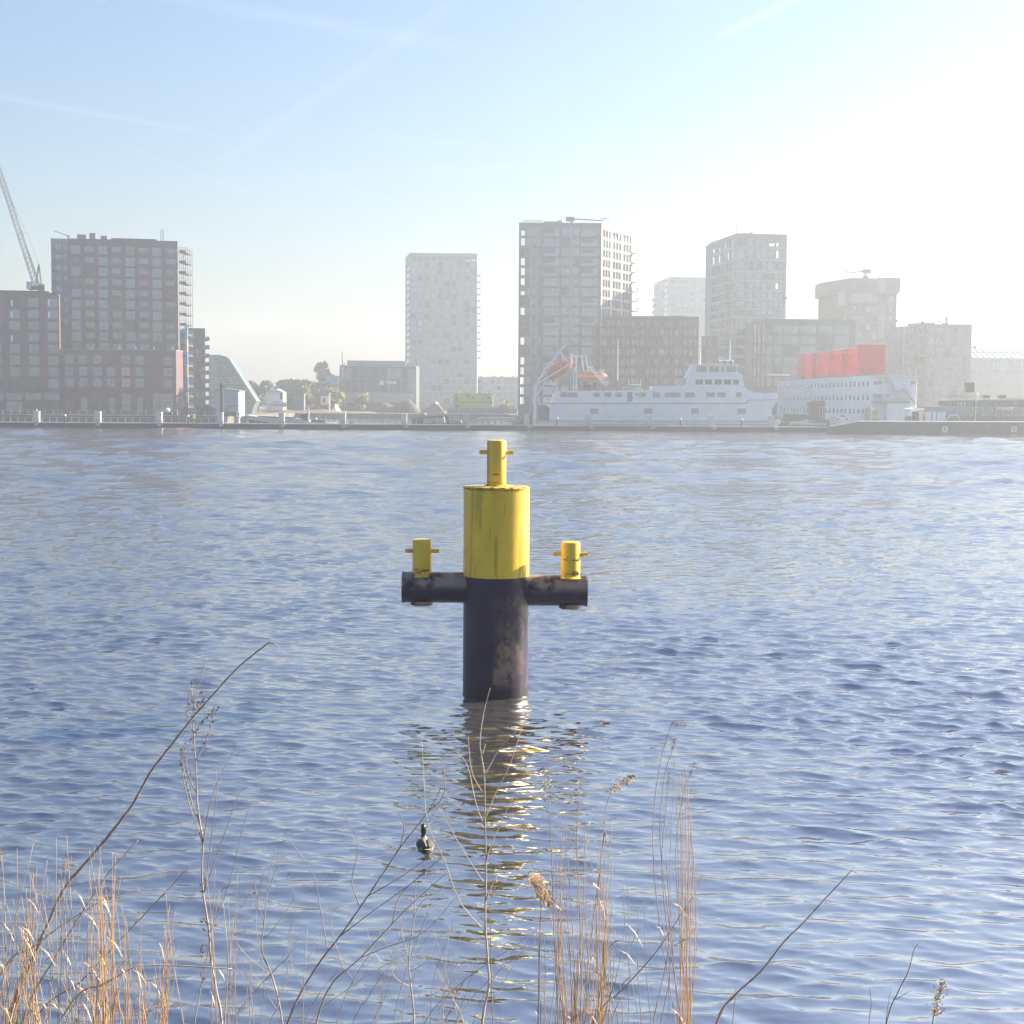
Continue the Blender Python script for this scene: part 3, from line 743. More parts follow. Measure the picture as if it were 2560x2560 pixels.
def right_side():
    # tower H
    H = Building('grey_tower', 'tallest grey tower with stacked balconies and a sunlit pale framed right side', [(1295, 476), (1500, 476), (1577.5, 497)], 557, 10, wall=mat('tower_panel', (.10, .125, .15), .65, noise=.12, scale=.2))
    X = lambda *r: [(c4(a, 0)[0], c4(b, 0)[0]) for a, b in r]
    rows = [(c4(0, 285 + 141 * r)[1], c4(0, 392 + 141 * r)[1]) for r in range(18)]
    dark = (2, 7, 9, 10, 12)
    TM = [(G_SKY, 5), (G_PALE, 2), (G_DARK, 2)]
    ops = grid(H, 0, X((116, 176)), rows, 1, 1, TM, lambda r, c: G_DARK if r in dark else G_CLEAR)
    ops += grid(H, 0, X((188, 250), (288, 330), (362, 402)), rows, 2, 1, TM, lambda r, c: G_DARK if r in dark and c != 1 else (G_PALE if rnd.random() < .3 else None))
    ops += grid(H, 0, X((440, 595), (985, 1135)), rows, 3, 1, [(G_DARK, 2), (G_SKY, 3)])
    ops += grid(H, 0, X((600, 666), (1140, 1212)), rows, 1, 1, [(G_PALE, 3), (G_SKY, 1)])
    ops += grid(H, 0, X((700, 808), (850, 945)), rows, 2, 1, [(G_SKY, 4), (G_PALE, 2), (G_DARK, 2)])
    H.facade(0, ops, rev=.5)
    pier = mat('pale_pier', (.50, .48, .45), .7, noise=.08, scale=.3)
    rows2 = [(c4(0, 300 + 141 * r)[1], c4(0, 412 + 141 * r)[1]) for r in range(18)]
    def sb(r, c): return G_CLEAR if r == 0 and c not in (2, 5, 8) else (G_GREEN if r < 3 else None)
    xs = []
    for x0, x1 in ((1270, 1388), (1412, 1536), (1556, 1682)):
        w = (x1 - x0) / 3
        xs += [(x0 + w * k + 2, x0 + w * (k + 1) - 2) for k in range(3)]
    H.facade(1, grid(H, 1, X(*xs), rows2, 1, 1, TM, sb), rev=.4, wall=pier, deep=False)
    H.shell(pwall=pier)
    bal_pale = mat('balcony_edge', (.27, .30, .33), .6)
    for r in range(18):
        y = c4(0, 405 + 141 * r)[1]
        for (x0, x1) in ((436, 668), (982, 1214)):
            H.box('balcony', 0, c4(x0, 0)[0], c4(x1, 0)[0], y - 1.3, y + .8, -.7, -.02, bal_pale)
            H.box('balcony_glass', 0, c4(x0, 0)[0], c4(x1, 0)[0], y - 7.5, y - 1.5, -.68, -.62, G_SKY)
        H.box('floor_band', 0, c4(700, 0)[0], c4(950, 0)[0], y - .3, y + 1.2, -.12, -.01, bal_pale)
    for x in (258, 336, 820): H.box('pier', 0, c4(x, 0)[0], c4(x + 22, 0)[0], c4(0, 270)[1], 1040, -.16, -.01, mat('mid_panel', (.24, .27, .30), .6))
    for r in range(9):
        y = c4(0, 590 + 137 * r)[1]
        H.box('balcony', 1, c4(1692, 0)[0], c4(1740, 0)[0], y + 8.5, y + 11, -1.2, 2.5, dark_steel)
        H.box('balcony_rail', 1, c4(1732, 0)[0], c4(1740, 0)[0], y, y + 8.5, -1.2, -1.1, frame_dark)
    H.box('roof_unit', 0, c4(460, 0)[0], c4(690, 0)[0], c4(0, 188)[1], c4(0, 225)[1], 4, 8, grey_panel)
    H.box('roof_unit', 0, c4(655, 0)[0], c4(720, 0)[0], c4(0, 175)[1], c4(0, 225)[1], 6, 8, pale_panel)
    H.box('roof_rail', 0, c4(160, 0)[0], c4(440, 0)[0], c4(0, 176)[1], c4(0, 180)[1], 2, 2.08, grey_steel)
    bmu(H, 0, c4(775, 0)[0], c4(858, 0)[0], c4(1310, 0)[0], c4(0, 128)[1], c4(0, 222)[1], 7)
    # brown block in front
    I = Building('brown_block', 'wide brown brick block with rows of pale windows behind the white ferry', [(1502, 455), (1744, 452)], 793, 16, wall=brick_brown)
    cols = [(1506 + 12.0 * k, 1506 + 12.0 * k + (6 if k % 3 else 9)) for k in range(20)]
    rows = [(799 + 24.4 * r, 815 + 24.4 * r) for r in range(9)]
    I.facade(0, grid(I, 0, cols, rows, 2, 1, [(G_PALE, 2), (G_SKY, 2), (G_DARK, 2), (G_CURT, .6)]), rev=.3, deep=False, frame=mat('frame_brown', (.12, .09, .08), .6)); I.shell()
    for r in range(9): I.box('floor_band', 0, 1502, 1744, 817.5 + 24.4 * r, 820 + 24.4 * r, -.45, -.01, brick_dark)
    I.box('roof_storey', 0, 1575, 1716, 790, 794, 3, 12, brick_dark)
    I2 = Building('brown_annex', 'lower brown annex at the right end of the wide brown block', [(1752, 448), (1792, 447.5)], 842, 14, wall=brick_brown)
    I2.facade(0, grid(I2, 0, [(1756 + 12 * k, 1764 + 12 * k) for k in range(3)], [(848 + 24.4 * r, 863 + 24.4 * r) for r in range(7)], 2, 1, [(G_PALE, 2), (G_SKY, 1), (G_DARK, 1)]), deep=False); I2.shell()
    # pale far tower
    J = Building('far_pale_tower', 'faint pale tower in the haze left of the banded corner tower', [(1638.5, 835), (1671, 800), (1806, 804)], 702, 16, wall=mat('tower_pale', (.28, .30, .31), .7, noise=.08, scale=.2))
    J.zt = P(1671, 692.5, 800).z
    rr = [(700, 708)] + [(714 + 14.6 * r, 724 + 14.6 * r) for r in range(21)]
    J.facade(1, grid(J, 1, [(1673 + 16.5 * k, 1673 + 16.5 * k + 13) for k in range(8)], rr, 2, 1, [(G_SKY, 7), (G_PALE, 1), (G_DARK, 1)]), rev=.5, deep=False)
    J.facade(0, grid(J, 0, [(1641.5, 1645), (1647.5, 1651), (1656, 1666)], rr, 1, 1, [(G_SKY, 3), (G_PALE, 4)]), rev=.4, deep=False); J.shell()
    for r in range(6): J.box('balcony', 0, 1631.5, 1638.2, 748 + 15.2 * r, 752 + 15.2 * r, -.5, .4, grey_panel)
    # banded corner tower
    K = Building('banded_tower', 'grey corner tower with pale horizontal bands and a thin roof mast', [(1771.5, 529), (1836, 500), (1960, 503)], 607, 12, wall=mat('band_panel', (.19, .205, .22), .7, noise=.08, scale=.2))
    K.zt = P(1836, 584, 500).z
    rows = [(c5(0, a)[1], c5(0, b)[1]) for a, b in ((165, 258), (305, 405), (445, 548), (590, 668), (702, 778), (815, 888), (928, 1006), (1040, 1102), (1150, 1225), (1268, 1340), (1385, 1460), (1505, 1580), (1625, 1700), (1745, 1820), (1865, 1940), (1985, 2060))]
    cr = [(c5(a, 0)[0], c5(b, 0)[0]) for a, b in ((1160, 1252), (1295, 1348), (1385, 1450), (1453, 1512), (1535, 1605), (1622, 1655), (1672, 1708))]
    bright = {(0, 4), (0, 5), (0, 6), (1, 5), (1, 6), (2, 6), (4, 5)}
    KM = [(G_SKY, 6), (G_PALE, 2), (G_DARK, 2)]
    K.facade(1, grid(K, 1, cr, rows, 1, 1, KM, lambda r, c: G_CLEAR if (r, c) in bright else None), rev=.4, frame=grey_panel)
    cl = [(c5(a, 0)[0], c5(b, 0)[0]) for a, b in ((848, 880), (882, 906), (922, 948), (975, 1018), (1028, 1052), (1060, 1118))]
    zz = [(K.uv(1, cr[0][0], a)[1], K.uv(1, cr[0][0], b)[1]) for a, b in rows]
    ops = []
    for r, (z1, z0) in enumerate(zz):
        for c, (xa, xb) in enumerate(cl):
            ops.append((K.uv(0, xa)[0], K.uv(0, xb)[0], z0, z1, 1, 1, G_CLEAR if (r < 2 and c in (0, 2, 4)) else pick(KM)))
    K.facade(0, ops, rev=.4, frame=grey_panel, deep=False); K.shell()
    bandm = mat('pale_band', (.30, .32, .33), .7)
    for k, (z1, z0) in enumerate(zz[:-1]):
        zb_ = (z0 + zz[k + 1][0]) / 2
        for i in (0, 1):
            a, dr, L = K.face(i); MB().box(0, L, -.18, -.01, zb_ - .42, zb_ + .42).build('floor_band', bandm, K.t, a - K.o, math.atan2(dr.y, dr.x))
    for y, x1 in ((700, 1962), (745, 1966)):
        K.box('balcony', 1, 1958, x1, y - 3, y + 3.5, -.6, 2, dark_panel)
    m = MB(); a = P(1841, 585, 506) - K.o - Vector((0, 0, GZ)); t = P(1841, 563.5, 506) - K.o - Vector((0, 0, GZ))
    m.bar(a, t, .13, 6, .08); m.bar(t - Vector((.7, 0, 0)), t + Vector((.8, 0, 0)), .08, 5); m.build('roof_mast', dark_steel, K.t)
    K.box('roof_unit', 1, 1863, 1882, 582.5, 586, 3, 6, grey_panel); K.box('roof_unit', 1, 1884, 1889, 580.5, 584, 3, 4, grey_panel)
    # glazed dark block L
    Lb = Building('dark_glazed_block', 'dark block with large pale glazed panels right of the banded tower', [(1879, 476), (1913, 459), (2134, 462)], 805, 14, wall=dark_panel)
    rows = [(c6(0, y)[1], c6(0, y + 62)[1]) for y in (620, 699, 776, 853, 930, 1007)]
    PM = [(G_PALE, 4), (G_CURT, 1), (G_SKY, 1)]
    lit = lambda r, c: G_DARK if rnd.random() < .3 else None
    Lb.facade(1, grid(Lb, 1, [(c6(a, 0)[0], c6(b, 0)[0]) for a, b in ((50, 92), (106, 162), (174, 284), (298, 408), (425, 530), (543, 656))], rows, 4, 1, PM, lit), rev=.35)
    Lb.facade(0, grid(Lb, 0, [(1882, 1888), (1892, 1898), (1903, 1909)], rows, 1, 1, PM), rev=.3, deep=False); Lb.shell()
    Lb.box('roof_canopy', 1, 1902, 1960, 936.5, 939.5, -6, -3, white_paint)
    # tower M with overhanging top
    M = Building('overhang_tower', 'brown-grey tower with an overhanging top storey and a roof crane', [(2060, 541), (2122, 520), (2236, 524)], 700, 13, wall=mat('grey_brown', (.17, .14, .135), .75, noise=.15, scale=.25))
    M.zt = P(2122, 700, 520).z
    rows = [(c6(0, y)[1], c6(0, y + 46)[1]) for y in (402, 480, 549, 612, 680, 746, 812, 878, 944)]
    M.facade(1, grid(M, 1, [(c6(a, 0)[0], c6(b, 0)[0]) for a, b in ((672, 700), (712, 745), (766, 806), (820, 850), (873, 910), (940, 966))], rows, 2, 1, [(G_PALE, 3), (G_SKY, 2), (G_DARK, 1)]), rev=.3)
    M.facade(0, grid(M, 0, [(2106, 2113)], rows[2:6], 1, 1, [(G_CURT, 1)]), rev=.3); M.shell()
    a, dr, L = M.face(1); h0 = M.uv(1, 2130, 733)[1]; h1 = M.uv(1, 2130, 695)[1]
    q = [p - M.o for p in M.pl]
    c0 = P(2052, 715, 541) - M.o; c3 = P(2246, 715, 523) - M.o
    MB().slab([(c0.x, c0.y), (q[1].x, q[1].y - 1.0), (c3.x, c3.y - .5), (c3.x, c3.y + 12), (c0.x, c0.y + 10)], h0, h1).build('overhang_storey', M.wall, M.t)
    M.box('corner_glazing', 1, 2192, 2246, 694, 732, -1.35, -.9, G_PALE)
    M.box('corner_glazing', 0, 2052.5, 2062, 711, 746, -.8, -.1, G_PALE)
    M.box('bay_box', 1, 2124, 2175, 733.5, 759, -1.6, -.02, G_PALE); M.box('bay_box', 0, 2108, 2123, 733, 763, -1.7, -.02, pale_panel)
    for (x0, x1, y) in ((2237, 2244, 803), (2237, 2240, 763)): M.box('balcony', 1, x0, x1, y - 4, y + 2, 0, 2, dark_panel)
    M.box('balcony', 0, 2047, 2060, 793, 797, -.3, 1, dark_panel)
    bmu(M, 1, 2195.5, 2184, 2140, 674, 691, 6, -1)
    # right block N
    Nb = Building('grey_corner_block', 'grey block with a rising roofline at the right beyond the hotel ship', [(2246, 489), (2318, 473), (2425, 474)], 824, 15, wall=mat('grey_green', (.20, .21, .205), .75, noise=.12, scale=.2))
    Nb.zt = P(2318, 811, 473).z
    rows = [(c8(0, y)[1], c8(0, y + 98)[1]) for y in (176, 304, 428, 551, 680, 806, 930)]
    NM = [(G_PALE, 3), (G_SKY, 2), (G_DARK, .8)]
    Nb.facade(1, grid(Nb, 1, [(c8(a, 0)[0], c8(b, 0)[0]) for a, b in ((775, 850), (868, 955), (958, 1045), (1062, 1130), (1133, 1190), (1195, 1228))], rows, 3, 1, NM, lambda r, c: G_CLEAR if (r, c) == (1, 5) else None), rev=.35, frame=grey_panel)
    Nb.facade(0, grid(Nb, 0, [(c8(a, 0)[0], c8(b, 0)[0]) for a, b in ((440, 500), (505, 570), (590, 660), (665, 735))], rows, 2, 1, NM), rev=.35, frame=grey_panel, deep=False); Nb.shell()
    Nb.box('roof_unit', 0, c8(425, 0)[0], c8(540, 0)[0], c8(0, 146)[1], c8(0, 200)[1], 3, 6, grey_panel)
    Nb.box('chimney', 1, c8(738, 0)[0], c8(765, 0)[0], c8(0, 110)[1], c8(0, 170)[1], 3, 4, brick_brown)
    Nb.box('roof_unit', 1, c8(795, 0)[0], c8(915, 0)[0], c8(0, 128)[1], c8(0, 170)[1], 4, 7, grey_panel)
    a, dr, L = Nb.face(1); u, z = Nb.uv(1, c8(1038, 0)[0], c8(0, 140)[1]); z2 = Nb.uv(1, c8(1038, 0)[0], c8(0, 48)[1])[1]
    hh = z2 - z
    MB().lathe([(.42, z - .6), (.45, z + hh * .2), (.18, z + hh * .35), (.28, z + hh * .5), (.45, z + hh * .7), (.3, z + hh * .88), (.1, z2)], 12, u, 3).build('roof_cowl', rust, Nb.t, a - Nb.o, math.atan2(dr.y, dr.x))
    pts = [(u - 2.9 + .35 * k, 3, z + .5 + .45 * math.sin(k * .75)) for k in range(9)]
    MB().tube(pts, .22, 8).build('roof_duct', rust, Nb.t, a - Nb.o, math.atan2(dr.y, dr.x))
    # glass-roofed hall O
    O = Building('glass_roofed_hall', 'pale hall with a sloped glass roof at the far right edge', [(2428, 520), (2660, 528)], 896, 24, wall=mat('hall_wall', (.40, .41, .37), .75, noise=.1, scale=.3))
    O.facade(0, grid(O, 0, [(2434 + 17.6 * k, 2447 + 17.6 * k) for k in range(12)], [(898, 931)], 3, 3, [(G_PALE, 1), (G_GREEN, 1)]), frame=frame_pale); O.shell(open_back=False)
    a, dr, L = O.face(0); rz = math.atan2(dr.y, dr.x); z0 = O.zt - GZ + .2; z1 = O.uv(0, 2430, 866)[1]
    pr = MB().add([(0, -.4, z0), (L, -.4, z0), (L, 7, z1), (0, 7, z1), (0, 14, z0), (L, 14, z0)], [(0, 1, 2, 3), (3, 2, 5, 4), (0, 3, 4), (1, 5, 2)])
    rf = pr.build('roof_glazing', glass('glass_roof', (.45, .50, .47), .4, .3), O.t, a - O.o, rz)
    for k in range(17):
        u = L * k / 16; MB().bar((u, -.45, z0 + .05), (u, 7, z1 + .06), .12, 4).build('glazing_bar', frame_pale, O.t, a - O.o, rz)
    MB().bar((0, 3.3, (z0 + z1) / 2 + .1), (L, 3.3, (z0 + z1) / 2 + .1), .12, 4).build('purlin', frame_pale, O.t, a - O.o, rz)
    for px, w in ((2435, 7), (2461, 7)):
        u, z = O.uv(0, px, 866); MB().box(u, u + .9, 6.5, 7.4, z1 - .2, z1 + (1.3 if px < 2450 else .5)).build('roof_vent', rust, O.t, a - O.o, rz)
right_side()

# ------------------------------------------------------------------ pontoons and their posts
def pontoons():
    d = 337.0
    posts = [88 + 153.6 * k for k in range(-1, 14)]
    deckm = mat('pontoon_deck', (.38, .38, .37), .85, noise=.2, scale=.6); fend = mat('pontoon_fender', (.018, .022, .035), .7, noise=.25, scale=.5)
    names = ['before the far-left brick block', 'before the brick terrace windows', 'before the low brick terrace end', 'left of the black mooring pile', 'before the moored cargo barge bow', 'before the cargo barge stern', 'before the open bay water', 'before the covered houseboat bow', 'before the lime site cabins', 'under the lifeboat davit', 'before the ferry hull left part', 'before the ferry hull middle', 'before the ferry wheelhouse', 'at the ferry bow']
    for k in range(14):
        x0, x1 = PX(posts[k], d), PX(posts[k + 1], d)
        t = thing('pontoon', 'dark floating pontoon section ' + names[k], 'pontoon', ((x0 + x1) / 2, d, 0), 0, 'floating pontoon sections in a row')
        w = (x1 - x0) / 2 - .05
        MB().box(-w, w, -1.5, 1.5, -.6, 1.02).build('float', fend, t)
        MB().box(-w - .02, w + .02, -1.55, 1.55, 1.02, 1.2).build('deck', deckm, t)
        MB().prism([(-w + .1, 1.0), (-w + 1.3, 1.0), (-w + .75, .45), (-w + .25, .45)], -1.62, -1.52).build('joint_plate', deckm, t)
        rail = MB()
        for j in range(8):
            x = -w + 1 + j * (2 * w - 2) / 7; rail.bar((x, 1.3, 1.2), (x, 1.3, 2.25), .035, 4)
        rail.build('rail_post', frame_pale, t); 
        MB().bar((-w + 1, 1.3, 2.25), (w - 1, 1.3, 2.25), .03, 4).build('rail', frame_pale, t)
        if k in (1, 3, 9, 11, 12):
            b = thing('bollard', 'small black bollard with white cap on the pontoon section ' + names[k], 'bollard', ((x0 + x1) / 2, d - .9, 1.2), 0, 'black bollards on the pontoons')
            MB().lathe([(.2, 0), (.2, 1.35)], 12).build('shaft', black_paint, b); MB().lathe([(.26, 1.35), (.26, 1.6), (.12, 1.75)], 12).build('cap', white_paint, b)
    lab = ['at the left edge of the far-left block', 'below the far-left brick block', 'below the left terrace windows', 'below the terrace right corner', 'beside the black mooring pile', 'before the cargo barge bow', 'at the cargo barge stern', 'left of the houseboat', 'right of the houseboat', 'left of the lifeboat davit', 'before the ferry stern windows', 'before the ferry middle', 'before the ferry wheelhouse', 'at the ferry bow', 'beside the dark workboat']
    for k, px in enumerate(posts):
        if k == 0: continue
        p = thing('mooring_post', 'square pale grey mooring post ' + lab[k], 'post', (PX(px + (2 if k == 14 else 0), d), d + .9, 0), 0, 'pale mooring posts along the pontoons')
        MB().box(-.62, .62, -.5, .5, -1, 3.45).build('shaft', mat('post_grey', (.42, .44, .46), .7, noise=.18, scale=.8), p)
        MB().box(-.68, .68, -.56, .56, 3.45, 3.55).build('cap', white_paint, p)
        MB().box(-.75, .75, -.62, -.52, 1.35, 1.65).build('guide_collar', grey_steel, p)
    g = thing('gull', 'pale gull perched on the second mooring post from the left', 'bird', (PX(88, d), d + .9, 3.55))
    MB().lathe([(.02, .10), (.10, .14), (.13, .22), (.10, .32), (.05, .40), (.07, .46), (.05, .53), (.01, .55)], 10).build('body', white_paint, g, smooth=True); MB().bar((.05, 0, .47), (.14, 0, .45), .02, 5, .005).build('beak', orange_boat, g)
    # quay wall along the left blocks with its railing
    q = thing('quay_wall', 'dark quay wall with railing below the left brick blocks', 'wall', (PX(-90, 399), 399.2, 0))
    x1 = XL - q.location.x
    MB().box(0, x1, 0, 1.2, -1, 2.05).build('wall', mat('quay_face', (.12, .12, .13), .9, noise=.3, scale=.4), q)
    MB().box(-.1, x1, -.15, 1.3, 2.05, 2.3).build('coping', concrete, q)
    n = 30
    for k in range(n): x = x1 * (k + .5) / n; MB().bar((x, .3, 2.3), (x, .3, 3.4), .04, 4).build('rail_post', frame_pale, q)
    for z in (2.85, 3.4): MB().bar((0, .3, z), (x1, .3, z), .03, 4).build('rail', frame_pale, q)
pontoons()

# ------------------------------------------------------------------ ships
class Ship:
    def __init__(s, name, label, px, d, cat='ship'):
        s.d = d; s.t = thing(name, label, cat, (PX(px, d), d, 0)); s.x0 = s.t.location.x
    def x(s, px): return PX(px, s.d) - s.x0
    def z(s, py, px=1640): return PZ(py, s.d, px)
    def prism(s, name, pts, y0, y1, m, parent=None):
        return MB().prism([(s.x(a), s.z(b, a)) for a, b in pts], y0, y1).build(name, m, parent or s.t)
    def win(s, px0, px1, py0, py1, pm=G_DARK, fm=frame_pale, y=0., nv=1, name='window'):
        w, h = s.x(px1) - s.x(px0), s.z(py0, px0) - s.z(py1, px0)
        wm, pmesh = window_meshes(w, h, nv, 1, fm, pm, .05)
        o = link(name, wm, s.t, (s.x(px0), y - .09, s.z(py1, px0))); link('pane', pmesh, o)
    def pole(s, name, px, py0, py1, y, r, m, r2=None):
        return MB().bar((s.x(px), y, s.z(py1, px)), (s.x(px), y, s.z(py0, px)), r, 8, r2).build(name, m, s.t)
def g4(x, y): return (1310 + x / 6.44, 840 + y / 6.44)
def g6(x, y): return (1660 + x / 5.682, 880 + y / 5.682)
def ferry():
    f = Ship('ferry', 'long white former car ferry moored behind the pontoons', 1345, 347)
    f.prism('hull', [(1374, 1076), (1374, 1020), (1366, 1014), (1352, 1012), (1351, 1008), (1868, 1008.5), (1872, 1000), (1945, 999), (1931, 1022), (1927, 1076)], 0, 10.5, ship_white)
    f.prism('stern_recess', [(1345, 1052), (1345, 1012.5), (1374.5, 1012.5), (1374.5, 1052)], 1.2, 9, mat('recess_grey', (.20, .22, .23), .7, noise=.3, scale=.5))
    f.prism('deckhouse', [(1380, 1007), (1384, 986), (1398, 977.5), (1632, 975), (1632.5, 965), (1713, 963), (1724, 934), (1854, 934), (1861, 966), (1871, 976), (1885, 981.5), (1945, 982), (1945, 998.8), (1870.5, 999.5), (1866, 1007.8)], .35, 10, ship_white)
    f.prism('wheelhouse', [(1724, 933.8), (1733, 913), (1843, 912), (1845, 933.8)], .6, 9, ship_white)
    f.prism('wheelhouse_roof', [(1729, 913), (1730, 910.8), (1846, 910.5), (1846, 912.2)], .2, 9.4, white_paint)
    rub = mat('rub_rail', (.20, .24, .30), .6)
    f.prism('rub_rail', [(1351, 1009.2), (1351, 1007.4), (1868, 1007.9), (1868, 1009.7)], -.18, -.01, rub)
    f.prism('rub_rail', [(1870, 1000.8), (1870, 999.2), (1946, 999), (1946, 1000.2)], -.18, -.01, rub)
    for y in (1052, 1061.5): f.prism('fender_strip', [(1340, y + 1), (1340, y - .6), (1926, y), (1926, y + 1.8)], -.3, -.01, rub)
    f.prism('lower_belt', [(1340, 1078), (1340, 1053), (1928, 1054), (1928, 1078)], -.16, 6, mat('belt_white', (.60, .65, .72), .5, noise=.12, scale=.5))
    f.prism('bow_step', [(1929, 1069), (1929, 1050), (1956, 1049.5), (1954, 1058), (1940, 1069)], .2, 5, ship_white)
    for (a, b) in ((1072, 1200),): f.win(*[g4(a, 0)[0], g4(b, 0)[0]], g4(0, 1168)[1], g4(0, 1256)[1], G_CURT, frame_pale, -.0, 3)
    for a in ((388, 496), (1050, 1166)): f.win(g6(a[0], 0)[0], g6(a[1], 0)[0], g6(0, 800)[1], g6(0, 880)[1], G_CURT, frame_pale, 0, 3)
    f.win(1610, 1631, 1021, 1035, G_CURT, frame_pale, 0, 3)
    for a, b in ((588, 684), (698, 858), (1122, 1218), (1302, 1396), (1476, 1568)): f.win(g4(a, 0)[0], g4(b, 0)[0], g4(0, 908)[1], g4(0, 984)[1], G_SKY, grey_steel, .35, 2 if b - a > 120 else 1)
    f.win(1568.5, 1581, 979, 1004.5, mat('door_brown', (.20, .18, .13), .6), grey_steel, .35, 1, 'door')
    for px in (1588,): f.win(px, px + 7, 983, 987.5, G_DARK, grey_steel, .35)
    for a, b in ((1599, 1615), (1633, 1649), (1662, 1701)): f.win(a, b, 981.5, 993, G_SKY, grey_steel, .35, 3 if b - a > 30 else 1)
    for a, b in ((300, 440), (596, 718), (758, 880), (1020, 1102)): f.win(g6(a, 0)[0], g6(b, 0)[0], g6(0, 572)[1], g6(0, 642)[1], G_SKY, grey_steel, .35, 2 if b - a > 100 else 1)
    for a, b in ((445, 552), (580, 690), (715, 822), (847, 955), (980, 1062)): f.win(g6(a, 0)[0], g6(b, 0)[0], g6(0, 388)[1], g6(0, 464)[1], G_DARK, white_paint, .35, 2)
    for a, b in ((455, 608), (640, 780), (806, 855), (880, 1030)): f.win(g6(a, 0)[0], g6(b, 0)[0], g6(0, 204)[1], g6(0, 284)[1], G_SKY, white_paint, .6, 2 if b - a > 120 else 1)
    f.pole('mast', 1546.5, 845, 953, 4, .11, white_paint, .06); f.pole('mast_base', 1546.5, 951, 977, 4, .26, black_paint, .16)
    f.pole('mast', 1755, 842, 911, 4, .12, white_paint, .06); f.pole('mast', 1831, 848, 911, 5, .12, white_paint, .07)
    f.pole('exhaust_pipe', 1620, 939, 966, 4, .22, black_paint)
    MB().box(f.x(1801), f.x(1830), 3.5, 3.8, f.z(901.5, 1815), f.z(898.5, 1815)).build('radar_bar', white_paint, f.t)
    MB().lathe([(.25, f.z(911)), (.25, f.z(903)), (.4, f.z(903)), (.4, f.z(900))], 10, f.x(1815), 3.6).build('radar_base', dark_steel, f.t)
    MB().lathe([(.1, f.z(912)), (.4, f.z(906)), (.5, f.z(902)), (.3, f.z(898.5)), (.05, f.z(897.5))], 12, f.x(1834), 4.6).build('radome', dark_steel, f.t)
    f.prism('stair_casing', [(1692, 963), (1708, 943), (1716, 943), (1724, 963)], 3, 5, cream)
    m = MB()
    for px in range(1728, 1852, 8): m.bar((f.x(px), 9, f.z(911, px)), (f.x(px), 9, f.z(905, px)), .04, 4)
    m.build('roof_railing', white_paint, f.t)
    f.prism('deck_raft', [(1560, 976), (1560, 969), (1566, 966), (1602, 966.5), (1605, 976)], 2, 5, mat('raft_grey', (.30, .33, .30), .7)); f.prism('deck_table', [(1575, 962.5), (1575, 960.5), (1604, 961), (1604, 963)], 2, 4, white_paint)
    for px in (1573, 1574 + 29): f.pole('lamp', px, 949, 966, 2.4, .1, grey_steel)
    m = MB()
    for px in range(1400, 1545, 7): m.bar((f.x(px), .6, f.z(976.5, px)), (f.x(px), .6, f.z(970, px)), .035, 4)
    m.bar((f.x(1400), .6, f.z(970, 1400)), (f.x(1545), .6, f.z(970.5, 1545)), .035, 4)
    m.build('deck_railing', grey_steel, f.t)
ferry()
